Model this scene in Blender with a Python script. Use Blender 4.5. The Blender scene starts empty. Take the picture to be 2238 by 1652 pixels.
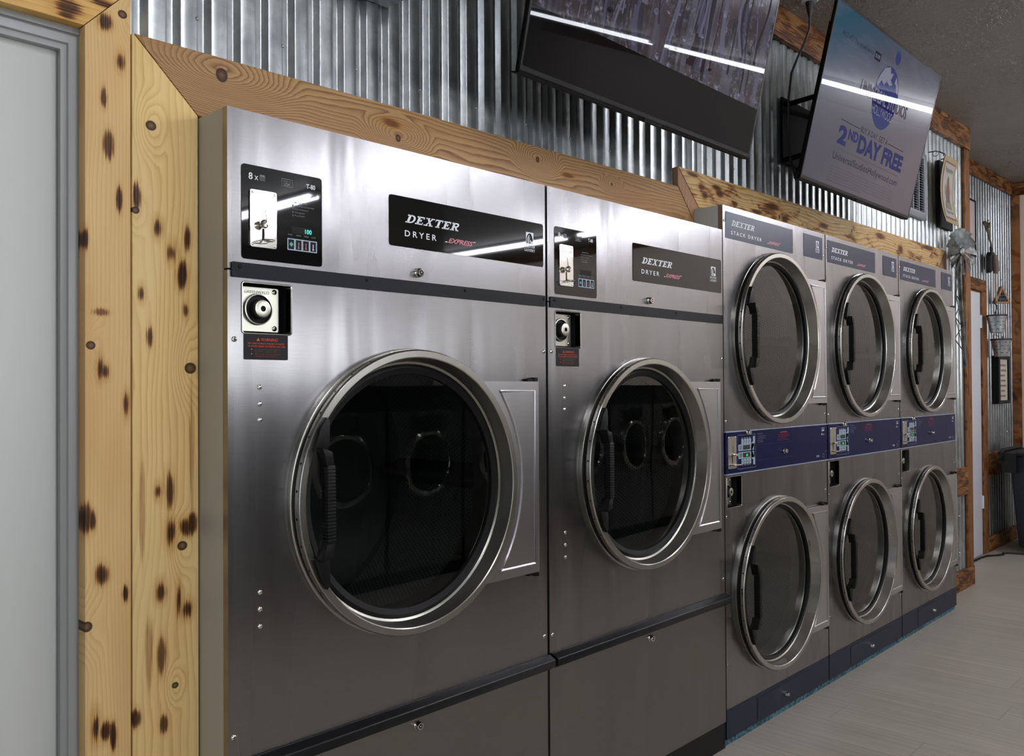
import bpy, bmesh, math, random
from mathutils import Vector, Matrix
from mathutils.geometry import tessellate_polygon
random.seed(7)
PI = math.pi
scene = bpy.context.scene
COL = scene.collection

# ------------------------------------------------------------------ camera, world, exposure
cam_d = bpy.data.cameras.new('camera')
cam = bpy.data.objects.new('camera', cam_d); COL.objects.link(cam)
yaw, pit, rol = math.radians(-46.5967), math.radians(0.6298), math.radians(-0.3284)
fw = Vector((-math.sin(yaw)*math.cos(pit), math.cos(yaw)*math.cos(pit), math.sin(pit)))
rt = Vector((math.cos(yaw), math.sin(yaw), 0)); up = rt.cross(fw)
rt2 = rt*math.cos(rol)+up*math.sin(rol); up2 = -rt*math.sin(rol)+up*math.cos(rol)
cam.matrix_world = Matrix(((rt2.x, up2.x, -fw.x, -0.9699), (rt2.y, up2.y, -fw.y, -1.7895), (rt2.z, up2.z, -fw.z, 1.4549), (0, 0, 0, 1)))
cam_d.sensor_fit = 'HORIZONTAL'; cam_d.sensor_width = 36.0; cam_d.lens = 1897.14/2238*36.0
cam_d.clip_start = 0.05; cam_d.clip_end = 60
scene.camera = cam
world = bpy.data.worlds.new('world'); scene.world = world; world.use_nodes = True
world.node_tree.nodes['Background'].inputs[0].default_value = (0.55, 0.68, 0.85, 1)
world.node_tree.nodes['Background'].inputs[1].default_value = 1.0
vs = scene.view_settings
vs.view_transform = 'Standard'; vs.look = 'None'; vs.gamma = 1.0; vs.use_curve_mapping = False
vs.exposure = -0.84
TUBE = 128.0        # emission of the ceiling LED tubes

def daylight(name, loc, rot, sx, sy, watts):
    d = bpy.data.lights.new(name, 'AREA'); d.shape = 'RECTANGLE'; d.size = sx; d.size_y = sy; d.energy = watts; d.color = (0.93, 0.96, 1.0)
    o = bpy.data.objects.new(name, d); COL.objects.link(o); o.location = loc; o.rotation_euler = rot
daylight('daylight_front_window', (.85, -8.52, 1.6), (PI/2, 0, 0), 2.6, 1.7, 200)
daylight('daylight_front_window', (4.75, -8.52, 1.6), (PI/2, 0, 0), 2.6, 1.7, 200)
daylight('added_left_fill', (-2.93, -3.8, 1.55), (0, -PI/2, 0), 2.0, 4.0, 60)  # added fill lamp on the left, set in an invented window

# ------------------------------------------------------------------ materials
def srgb(r, g, b):
    f = lambda c: (c/255/12.92) if c/255 <= 0.04045 else ((c/255+0.055)/1.055)**2.4
    return (f(r), f(g), f(b), 1)
class N:
    """small node helper"""
    def __init__(s, name):
        s.m = bpy.data.materials.new(name); s.m.use_nodes = True
        s.t = s.m.node_tree; s.p = s.t.nodes['Principled BSDF']; s.out = s.t.nodes['Material Output']
    def n(s, typ, **kw):
        o = s.t.nodes.new(typ)
        for k, v in kw.items(): setattr(o, k, v)
        return o
    def l(s, a, b): s.t.links.new(a, b)
    def put(s, sock, v):
        if hasattr(v, 'is_linked') or isinstance(v, bpy.types.NodeSocket): s.l(v, sock)
        else: sock.default_value = v
    def math(s, op, a, b=None, c=None, clamp=False):
        o = s.n('ShaderNodeMath', operation=op, use_clamp=clamp); s.put(o.inputs[0], a)
        if b is not None: s.put(o.inputs[1], b)
        if c is not None: s.put(o.inputs[2], c)
        return o.outputs[0]
    def vmath(s, op, a, b=None):
        o = s.n('ShaderNodeVectorMath', operation=op); s.put(o.inputs[0], a)
        if b is not None: s.put(o.inputs[1], b)
        return o.outputs['Value'] if op in ('LENGTH', 'DOT_PRODUCT', 'DISTANCE') else o.outputs[0]
    def obj(s): return s.n('ShaderNodeTexCoord').outputs['Object']
    def sep(s, v):
        o = s.n('ShaderNodeSeparateXYZ'); s.l(v, o.inputs[0]); return o.outputs
    def comb(s, x, y, z):
        o = s.n('ShaderNodeCombineXYZ')
        for i, v in enumerate((x, y, z)): s.put(o.inputs[i], v)
        return o.outputs[0]
    def noise(s, vec, scale, detail=2.0, rough=0.5, dist=0.0):
        o = s.n('ShaderNodeTexNoise'); s.l(vec, o.inputs['Vector']); o.inputs['Scale'].default_value = scale
        o.inputs['Detail'].default_value = detail; o.inputs['Roughness'].default_value = rough; o.inputs['Distortion'].default_value = dist
        return o.outputs[0]
    def ramp(s, fac, stops, interp='LINEAR'):
        o = s.n('ShaderNodeValToRGB'); o.color_ramp.interpolation = interp
        e = o.color_ramp.elements
        e[0].position, e[0].color = stops[0]; e[1].position, e[1].color = stops[1]
        for p, c in stops[2:]:
            k = e.new(p); k.color = c
        s.put(o.inputs[0], fac); return o.outputs[0]
    def rng(s, v, a, b, c=0.0, d=1.0, smooth=False):
        o = s.n('ShaderNodeMapRange'); o.interpolation_type = 'SMOOTHSTEP' if smooth else 'LINEAR'
        s.put(o.inputs['Value'], v)
        for k, x in zip(('From Min', 'From Max', 'To Min', 'To Max'), (a, b, c, d)): o.inputs[k].default_value = x
        return o.outputs[0]
    def mix(s, fac, a, b, mode='MIX'):
        o = s.n('ShaderNodeMix', data_type='RGBA', blend_type=mode)
        s.put(o.inputs[0], fac); s.put(o.inputs[6], a); s.put(o.inputs[7], b); return o.outputs[2]
    def bump(s, h, strength=0.3, dist=0.002):
        o = s.n('ShaderNodeBump'); o.inputs['Strength'].default_value = strength; o.inputs['Distance'].default_value = dist
        s.l(h, o.inputs['Height']); s.l(o.outputs[0], s.p.inputs['Normal']); return o.outputs[0]
    def set(s, **kw):
        for k, v in kw.items(): s.put(s.p.inputs[k.replace('_', ' ')], v)
        return s
def plain(name, rgb, rough=0.5, metal=0.0, emit=None, strength=0.0, coat=0.0, spec=0.5):
    k = N(name); k.set(Base_Color=srgb(*rgb), Roughness=rough, Metallic=metal)
    k.p.inputs['Specular IOR Level'].default_value = spec
    if coat: k.p.inputs['Coat Weight'].default_value = coat; k.p.inputs['Coat Roughness'].default_value = 0.03
    if emit: k.p.inputs['Emission Color'].default_value = srgb(*emit); k.p.inputs['Emission Strength'].default_value = strength
    return k.m

def stainless(name, rgb=(142, 140, 141), rough=0.26, wav=0.8, aniso=0.8):
    k = N(name); o = k.obj(); s = k.sep(o)
    fine = k.noise(k.comb(k.math('MULTIPLY', s[0], 14.0), s[1], k.math('MULTIPLY', s[2], 900.0)), 1.0, 2.0, 0.6)
    broad = k.noise(k.comb(k.math('MULTIPLY', s[0], 5.0), s[1], k.math('MULTIPLY', s[2], 0.55)), 1.0, 2.0, 0.5, 0.4)
    c = srgb(*rgb)
    col = k.mix(k.rng(fine, 0.3, 0.7, 0.0, 1.0), tuple(x*0.93 for x in c[:3])+(1,), tuple(min(1, x*1.06) for x in c[:3])+(1,))
    k.set(Base_Color=col, Metallic=1.0, Roughness=k.rng(broad, 0.3, 0.7, rough-0.03, rough+0.05))
    k.p.inputs['Anisotropic'].default_value = aniso
    tg = k.n('ShaderNodeTangent', direction_type='RADIAL', axis='Z'); k.l(tg.outputs[0], k.p.inputs['Tangent'])
    h = k.math('MULTIPLY', broad, 0.012)
    k.bump(h, wav, 1.0)
    return k.m

def steel(name, rgb=(170, 168, 160), rough=0.22, streak=True):
    k = N(name); o = k.obj()
    n = k.noise(k.vmath('MULTIPLY', o, (3.0, 3.0, 3.0)), 1.0, 2.0)
    k.set(Base_Color=srgb(*rgb), Metallic=1.0, Roughness=k.rng(n, 0.3, 0.7, rough-0.02, rough+0.03))
    return k.m

def galvanised(name, lo=(150, 155, 158), hi=(208, 213, 211)):
    k = N(name); o = k.obj(); s = k.sep(o)
    v = k.n('ShaderNodeTexVoronoi'); v.feature = 'F1'; v.inputs['Scale'].default_value = 60.0; k.l(o, v.inputs['Vector'])
    n1 = k.noise(o, 7.0, 4.0, 0.6, 0.8); n2 = k.noise(k.comb(k.math('MULTIPLY', s[0], 60.0), s[1], k.math('MULTIPLY', s[2], 4.0)), 1.0, 3.0)
    f = k.math('ADD', k.math('MULTIPLY', n1, 0.6), k.math('MULTIPLY', n2, 0.4))
    col = k.ramp(f, [(0.3, srgb(*lo)), (0.7, srgb(*hi))])
    col = k.mix(k.math('MULTIPLY', k.sep(v.outputs['Color'])[0], 0.22), col, srgb(120, 126, 130))
    k.set(Base_Color=col, Metallic=0.9, Roughness=k.rng(n1, 0.3, 0.7, 0.28, 0.40))
    k.bump(n1, 0.06, 0.004)
    return k.m

def wood(name, base, dark, axis='x', ringf=70.0, knots=(), burns=(), burn=0.0, org=(0, 0), lines=0.6, seed=0.0, burncol=(48, 28, 14), rough=0.55, contrast=1.0, wobble=1.0, alt=None, kinf=1.0):
    """plank timber: grain runs along `axis`; knots / burns are (x, z, r[, rz, strength]) in metres in the plank's plane"""
    k = N(name); s = k.sep(k.obj())
    L = s[0] if axis == 'x' else s[2]; Wd = s[2] if axis == 'x' else s[0]
    P = k.comb(L, Wd, s[1])                                  # (length, width, depth)
    sh = k.vmath('ADD', P, (seed*3.17, seed*1.7, seed))
    n1 = k.noise(k.vmath('MULTIPLY', sh, (1.1, 6.0, 1.0)), 1.0, 2.0, 0.5)
    n2 = k.noise(k.vmath('MULTIPLY', sh, (5.0, 26.0, 5.0)), 1.0, 3.0, 0.6)
    fine = k.noise(k.vmath('MULTIPLY', sh, (7.0, 420.0, 40.0)), 1.0, 2.0, 0.6)
    f = k.math('ADD', k.math('MULTIPLY', Wd, ringf), k.math('MULTIPLY', n1, 9.0*wobble))
    f = k.math('ADD', f, k.math('MULTIPLY', n2, 1.3*wobble))
    kmask = None; kring = None
    def loc(q): return (q[0]-org[0], q[1]-org[1]) if axis == 'x' else (q[1]-org[1], q[0]-org[0])
    for q in knots:
        a, b = loc(q); r = q[2]; amp = q[3] if len(q) > 3 else 6.0
        d = k.vmath('LENGTH', k.vmath('MULTIPLY', k.vmath('SUBTRACT', P, (a, b, 0)), (1/(r*5.5*kinf), 1/(r*2.6*kinf), 0)))
        f = k.math('ADD', f, k.math('MULTIPLY', k.rng(d, 0.0, 1.6, 1.0, 0.0, True), amp))
        d2 = k.vmath('LENGTH', k.vmath('MULTIPLY', k.vmath('SUBTRACT', P, (a, b, 0)), (1/(r*0.9), 1/r, 0)))
        d2 = k.math('ADD', d2, k.math('MULTIPLY', n2, 0.25))
        m = k.rng(d2, 0.95, 1.25, 1.0, 0.0, True)
        kmask = m if kmask is None else k.math('MAXIMUM', kmask, m)
        rg = k.math('MULTIPLY', m, k.rng(d2, 0.3, 1.0, 0.35, 1.0))
        kring = rg if kring is None else k.math('MAXIMUM', kring, rg)
    ring = k.math('FRACT', f)
    line = k.rng(ring, 0.0, 0.85, 0.0, 1.0)
    line = k.math('POWER', line, 2.5)
    line = k.math('MULTIPLY', line, k.rng(ring, 0.88, 1.0, 1.0, 0.0))
    g = k.math('MULTIPLY', line, lines)
    g = k.math('ADD', g, k.math('MULTIPLY', k.rng(fine, 0.35, 0.7), 0.22*contrast))
    b0, d0 = srgb(*base), srgb(*dark)
    col = k.mix(k.math('MINIMUM', g, 1.0), b0, d0)
    tone = k.noise(k.vmath('MULTIPLY', sh, (1.6, 9.0, 1.0)), 1.0, 2.0)
    if alt: col = k.mix(k.math('MULTIPLY', k.rng(tone, 0.45, 0.65), 0.7), col, srgb(*alt))
    bm_ = None; halo = None
    if burn > 0:
        nb = k.noise(k.vmath('MULTIPLY', sh, (7.0, 22.0, 3.0)), 1.0, 3.0, 0.55, 0.6)
        bm_ = k.rng(nb, 0.62-burn*0.3, 0.82-burn*0.3, 0.0, 0.9, True)
        bm_ = k.math('MULTIPLY', bm_, k.rng(line, 0.0, 0.5, 0.55, 1.0))
    for q in burns:
        a, b = loc(q); rl = q[3] if len(q) > 3 else q[2]*1.8; st = q[4] if len(q) > 4 else 0.9
        d = k.vmath('LENGTH', k.vmath('MULTIPLY', k.vmath('SUBTRACT', P, (a, b, 0)), (1/rl, 1/q[2], 0)))
        hm = k.math('MULTIPLY', k.rng(d, 0.8, 3.0, 0.75, 0.0, True), st)
        halo = hm if halo is None else k.math('MAXIMUM', halo, hm)
        d = k.math('ADD', d, k.math('ADD', k.rng(n2, 0.3, 0.7, -0.55, 0.55), k.rng(fine, 0.3, 0.7, 0.35, -0.35)))
        m = k.math('MULTIPLY', k.rng(d, 0.6, 1.8, 1.0, 0.0, True), min(1.0, st*1.5))
        m = k.math('MULTIPLY', m, k.rng(fine, 0.3, 0.6, 0.72, 1.0))
        bm_ = m if bm_ is None else k.math('MAXIMUM', bm_, m)
    if halo is not None: col = k.mix(k.math('MULTIPLY', halo, k.rng(fine, 0.3, 0.65, 0.45, 1.0)), col, srgb(168, 112, 42))
    if bm_ is not None:
        mid = srgb(*[int(x*0.45+y*0.55) for x, y in zip((200, 104, 16), burncol)])
        col = k.mix(k.rng(bm_, 0.0, 0.45), col, k.mix(0.75, col, mid))
        col = k.mix(k.rng(bm_, 0.3, 1.0), col, srgb(*burncol))
    if kmask is not None:
        col = k.mix(k.math('MULTIPLY', kmask, 0.8), col, srgb(110, 78, 52)); col = k.mix(kring, col, srgb(46, 30, 24))
    k.set(Base_Color=col, Roughness=rough); k.p.inputs['Specular IOR Level'].default_value = .22
    k.bump(g, 0.18, 0.0015)
    return k.m

def glass_pane(name, tint=(0.55, 0.57, 0.56), rough=0.0):
    k = N(name); t = k.t; t.nodes.remove(k.p)
    tr = k.n('ShaderNodeBsdfTransparent'); tr.inputs[0].default_value = tint+(1,)
    gl = k.n('ShaderNodeBsdfGlossy'); gl.inputs['Roughness'].default_value = rough; gl.inputs[0].default_value = (1, 1, 1, 1)
    ge = k.n('ShaderNodeNewGeometry'); co = k.math('ABSOLUTE', k.vmath('DOT_PRODUCT', ge.outputs['Normal'], ge.outputs['Incoming']))
    fr = k.math('ADD', 0.05, k.math('MULTIPLY', 0.95, k.math('POWER', k.math('SUBTRACT', 1.0, co, clamp=True), 5.0)))
    mx = k.n('ShaderNodeMixShader'); k.l(fr, mx.inputs[0]); k.l(tr.outputs[0], mx.inputs[1]); k.l(gl.outputs[0], mx.inputs[2])
    k.l(mx.outputs[0], k.out.inputs[0]); return k.m

def perforated(name, cx, cz):
    k = N(name); q_ = k.sep(k.obj())
    an = k.math('ARCTAN2', k.math('SUBTRACT', q_[2], cz), k.math('SUBTRACT', q_[0], cx))
    s = (k.math('MULTIPLY', an, .44), q_[0], q_[1])
    # staggered round holes on a 13 mm grid round the drum's cylinder wall
    px = 0.0135; pz = 0.0117
    row = k.math('FLOOR', k.math('DIVIDE', s[2], pz))
    off = k.math('MULTIPLY', k.math('MODULO', k.math('ADD', row, 4000.0), 2.0), 0.5)
    u = k.math('SUBTRACT', k.math('FRACT', k.math('ADD', k.math('DIVIDE', s[0], px), off)), 0.5)
    v = k.math('SUBTRACT', k.math('FRACT', k.math('DIVIDE', s[2], pz)), 0.5)
    d = k.math('SQRT', k.math('ADD', k.math('MULTIPLY', u, u), k.math('MULTIPLY', v, v)))
    h = k.rng(d, 0.27, 0.34, 0.0, 1.0)
    k.set(Base_Color=k.mix(h, (0.002, 0.002, 0.002, 1), srgb(130, 136, 134)), Metallic=k.math('MULTIPLY', h, 0.8), Roughness=0.42)
    return k.m

def ceiling_mat():
    k = N('textured_plaster'); o = k.obj()
    n0 = k.noise(o, 2.3, 2.0, 0.5)
    n = k.noise(k.vmath('MULTIPLY', o, (1.0, 1.6, 1.0)), 11.0, 3.0, 0.55, 1.6)
    r = k.math('ABSOLUTE', k.math('SUBTRACT', n, 0.5))
    h = k.rng(r, 0.0, 0.035, 1.0, 0.0, True)
    h = k.math('MULTIPLY', h, k.rng(n0, 0.4, 0.6))
    h = k.math('ADD', h, k.math('MULTIPLY', k.noise(o, 60.0, 2.0), 0.35))
    k.set(Base_Color=srgb(146, 141, 132), Roughness=0.42); k.bump(h, 1.0, 0.012)
    return k.m

def floor_mat():
    k = N('vinyl_plank_floor'); o = k.obj(); s = k.sep(o)
    W_, L_ = 0.23, 1.5
    cx = k.math('DIVIDE', s[0], W_); ix = k.math('FLOOR', cx)
    wn = k.n('ShaderNodeTexWhiteNoise', noise_dimensions='1D'); k.l(ix, wn.inputs['W'])
    cy = k.math('ADD', k.math('DIVIDE', s[1], L_), wn.outputs['Value']); iy = k.math('FLOOR', cy)
    wn2 = k.n('ShaderNodeTexWhiteNoise', noise_dimensions='2D'); k.l(k.comb(ix, iy, 0.0), wn2.inputs['Vector'])
    fx, fy = k.math('FRACT', cx), k.math('FRACT', cy)
    ex = k.math('MINIMUM', fx, k.math('SUBTRACT', 1.0, fx)); ey = k.math('MINIMUM', fy, k.math('SUBTRACT', 1.0, fy))
    seam = k.math('MAXIMUM', k.rng(ex, 0.0, 0.007, 1.0, 0.0), k.rng(ey, 0.0, 0.0015, 1.0, 0.0))
    g = k.noise(k.comb(k.math('ADD', k.math('MULTIPLY', s[0], 55.0), k.math('MULTIPLY', wn2.outputs['Value'], 50.0)), k.math('MULTIPLY', s[1], 1.6), 0.0), 1.0, 4.0, 0.6, 0.4)
    g2 = k.noise(o, 2.0, 2.0)
    col = k.ramp(g, [(0.3, srgb(146, 138, 124)), (0.7, srgb(184, 177, 163))])
    col = k.mix(k.math('MULTIPLY', wn2.outputs['Value'], 0.16), col, srgb(132, 124, 110))
    col = k.mix(k.math('MULTIPLY', g2, 0.15), col, srgb(176, 172, 160))
    col = k.mix(k.math('MULTIPLY', seam, 0.55), col, srgb(84, 78, 70))
    k.set(Base_Color=col, Roughness=k.rng(g, 0.3, 0.7, 0.34, 0.5)); k.bump(k.math('SUBTRACT', g, seam), 0.12, 0.001)
    return k.m

M = {}
M['stainless'] = stainless('brushed_stainless')
M['plate'] = stainless('bright_pressed_plate', (186, 184, 186), 0.3, 0.1, 0.3)
M['stainless_dark'] = stainless('brushed_stainless_kick', (140, 136, 130), 0.36)
M['ring'] = steel('satin_steel', (178, 175, 168), 0.27)
M['collar'] = steel('satin_collar_steel', (160, 158, 150), 0.26)
M['chrome'] = steel('chrome', (222, 220, 214), 0.1)
M['cast'] = steel('cast_steel', (186, 184, 172), 0.32)
M['galv'] = galvanised('galvanised_sheet')
M['galv_dull'] = galvanised('dull_galvanised_sheet', (112, 117, 121), (180, 184, 186))
M['paint'] = plain('cabinet_paint', (178, 180, 176), 0.42)
M['black'] = plain('black_plastic', (5, 5, 6), 0.45, spec=.25)
M['blackgloss'] = plain('black_gloss_overlay', (8, 8, 9), 0.025, spec=0.36)
M['strip'] = plain('charcoal_strip', (13, 14, 18), 0.5, spec=.2)
M['rail'] = plain('rail_black', (12, 12, 16), 0.38, spec=.35)
M['rubber'] = plain('rubber', (6, 6, 7), 0.5, spec=.25)
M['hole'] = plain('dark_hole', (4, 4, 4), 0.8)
M['navy'] = plain('navy_overlay', (26, 32, 58), 0.3, spec=0.2)
M['band'] = plain('navy_band_overlay', (4, 10, 58), 0.08, spec=0.08)
M['kick'] = plain('navy_kick', (20, 27, 48), 0.42, spec=.3)
M['white'] = plain('white_print', (222, 224, 226), 0.5)
M['grey'] = plain('grey_print', (120, 122, 124), 0.5)
M['dimgrey'] = plain('dim_grey_print', (70, 72, 74), 0.5)
M['redprint'] = plain('red_print', (206, 66, 36), 0.5)
M['pink'] = plain('pink_print', (190, 110, 122), 0.5)
M['bluegrey'] = plain('pale_blue_print', (150, 170, 186), 0.4)
M['lcd'] = plain('lcd_dark', (6, 22, 18), 0.2)
M['teal_digit'] = plain('teal_digit', (60, 200, 180), 0.4, emit=(70, 230, 205), strength=1.7)
M['green_digit'] = plain('green_digit', (30, 180, 90), 0.4, emit=(30, 210, 100), strength=1.4)
M['green_print'] = plain('green_print', (90, 160, 130), 0.5)
M['glass'] = glass_pane('door_glass', (0.50, 0.53, 0.52))
M['drum'] = plain('drum_wall_steel', (84, 90, 88), 0.4, metal=0.8)
M['doorpaint'] = plain('pale_grey_door_paint', (196, 198, 193), 0.5)
M['framepaint'] = plain('grey_frame_paint', (146, 147, 146), 0.3)
M['whitepaint'] = plain('white_door_paint', (214, 216, 222), 0.5)
M['beige'] = plain('beige_wall_paint', (196, 186, 174), 0.75)
M['greywall'] = plain('grey_wall_paint', (104, 104, 104), 0.8)
M['teal'] = None
M['tvblack'] = plain('tv_gloss_bezel', (6, 6, 7), 0.3, spec=.1)
M['tvback'] = plain('tv_back_plastic', (5, 5, 6), 0.6, spec=.08)
M['bin'] = plain('dark_blue_grey_plastic', (30, 36, 44), 0.45)
M['cord'] = plain('cord_black', (8, 8, 9), 0.5)
M['greymetal'] = plain('grey_powder_coat', (124, 126, 132), 0.4)
M['tube'] = plain('led_tube', (250, 250, 255), 0.4, emit=(244, 246, 255), strength=TUBE)
k = N('teal_painted_curb'); o = k.obj(); n = k.noise(o, 60.0, 4.0, 0.7)
k.set(Base_Color=k.ramp(n, [(0.4, srgb(34, 62, 74)), (0.62, srgb(96, 140, 152))]), Roughness=0.9); k.bump(n, 0.8, 0.01); M['teal'] = k.m
M['ceiling'] = ceiling_mat(); M['floor'] = floor_mat()
YW, YD = (228, 196, 134), (188, 142, 72)
M['wood_r'] = wood('pale_pine_burnt_spots', YW, YD, 'z', 58.0,
    knots=[(-0.149, 1.852, .009, 3), (-0.023, 1.504, .014, 4), (-0.114, 2.047, .012, 4), (-0.043, 1.097, .012, 4), (-0.06, .783, .008, 3)],
    burns=[(-.098, 1.82, .008, .016), (-.066, 1.766, .009, .018), (-.03, 1.802, .006, .02, .8), (-.042, 1.718, .010, .022), (-.136, 1.668, .006, .014, .7), (-.117, 1.574, .005, .016, .6), (-.033, 1.637, .006, .014, .6), (-.145, 1.879, .006, .02, .7),
           (-.099, 1.226, .006, .014, .8), (-.069, 1.13, .009, .022, 1.), (-.034, 1.138, .010, .014, 1.), (-.02, 1.146, .007, .016, .95), (-.093, 1.0, .009, .017, .95), (-.031, .95, .010, .015, .95), (-.072, 1.225, .008, .03, .6), (-.091, .855, .007, .032, .5), (-.051, .976, .005, .03, .7), (-.151, .734, .008, .014, .8), (-.085, .703, .007, .014, .6), (-.135, 1.18, .004, .07, .22), (-.02, 1.3, .004, .10, .22), (-.12, .86, .006, .05, .22)],
    lines=0.5, seed=1.0, alt=(226, 198, 140), burncol=(44, 24, 8), contrast=0.7)
M['wood_l'] = wood('pale_pine_few_burns', (222, 190, 132), (184, 140, 80), 'z', 120.0,
    knots=[(-.177, 2.278, .010, 3), (-.244, 1.55, .010, 4), (-.253, .954, .012, 4)],
    burns=[(-.214, 2.249, .010, .012), (-.182, 2.173, .007, .016, .7), (-.217, 2.085, .005, .016, .6), (-.208, 1.986, .008, .02, .6), (-.184, 1.87, .005, .018, .8), (-.225, 1.5, .006, .018, .9), (-.214, 1.494, .006, .012, .95), (-.255, 1.776, .004, .016, .8), (-.222, 1.622, .012, .006, .4), (-.251, 1.18, .006, .02, 1.), (-.241, 1.176, .005, .014, 1.), (-.221, 1.06, .009, .015, .95), (-.17, 1.423, .005, .02, .8), (-.235, .737, .007, .024, 1.), (-.216, .722, .010, .014, .95), (-.198, .707, .005, .02, .9), (-.171, 1.01, .005, .012, .7)],
    lines=0.34, seed=4.0, wobble=.7, alt=(202, 160, 106), burncol=(44, 24, 8), contrast=0.7)
M['wood_h'] = wood('pale_pine_header', (216, 176, 106), (182, 132, 66), 'x', 60.0, burns=[(-.291, 2.257, .012, .02), (-.293, 2.241, .006, .016, .8), (-.218, 2.289, .006, .02, .8)], lines=0.4, seed=7.0, burncol=(50, 28, 10))
M['wood_top'] = wood('brown_oiled_fir', (178, 142, 98), (108, 74, 44), 'x', 70.0, knots=[(.057, 2.205, .017, 13), (.595, 2.165, .011, 11), (1.19, 2.215, .010, 11), (1.6, 2.2, .006, 6)], kinf=1.7, burns=[(.57, 2.2, .01, .03, .5), (1.35, 2.19, .008, .03, .5)], lines=0.75, seed=2.3, alt=(150, 112, 70), burncol=(70, 42, 22), contrast=1.0, wobble=1.0)
M['wood_sec'] = wood('scorched_pine', (208, 176, 124), (138, 96, 50), 'x', 62.0,
    knots=[(2.932, 2.265, .011, 9), (3.794, 2.307, .009, 7), (4.554, 2.301, .008, 6)],
    burns=[(2.227, 2.293, .012, .02), (2.346, 2.312, .008, .03), (2.253, 2.262, .014, .02), (2.374, 2.287, .012, .022), (2.5, 2.264, .008, .02), (2.159, 2.334, .006, .03), (2.708, 2.256, .008, .04), (2.87, 2.302, .012, .06), (2.99, 2.26, .02, .03), (2.88, 2.24, .02, .03, .8), (3.425, 2.291, .01, .04), (4.209, 2.332, .01, .05), (5.029, 2.355, .01, .08), (4.54, 2.29, .02, .03)],
    burn=0.35, lines=0.65, seed=5.1, burncol=(58, 34, 16))
M['wood_end'] = wood('reddish_fir_end', (166, 128, 96), (116, 78, 54), 'z', 70.0, lines=0.5, seed=8.0)
M['wood_dark'] = wood('burnt_orange_pine', (150, 108, 64), (78, 48, 24), 'x', 55.0, burn=0.75, lines=0.8, seed=3.0, burncol=(34, 18, 8), wobble=1.6)
M['wood_darkv'] = wood('burnt_orange_pine_upright', (142, 98, 60), (76, 46, 24), 'z', 55.0, burn=0.5, lines=0.7, seed=6.0, burncol=(44, 24, 10), wobble=1.4)

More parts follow.
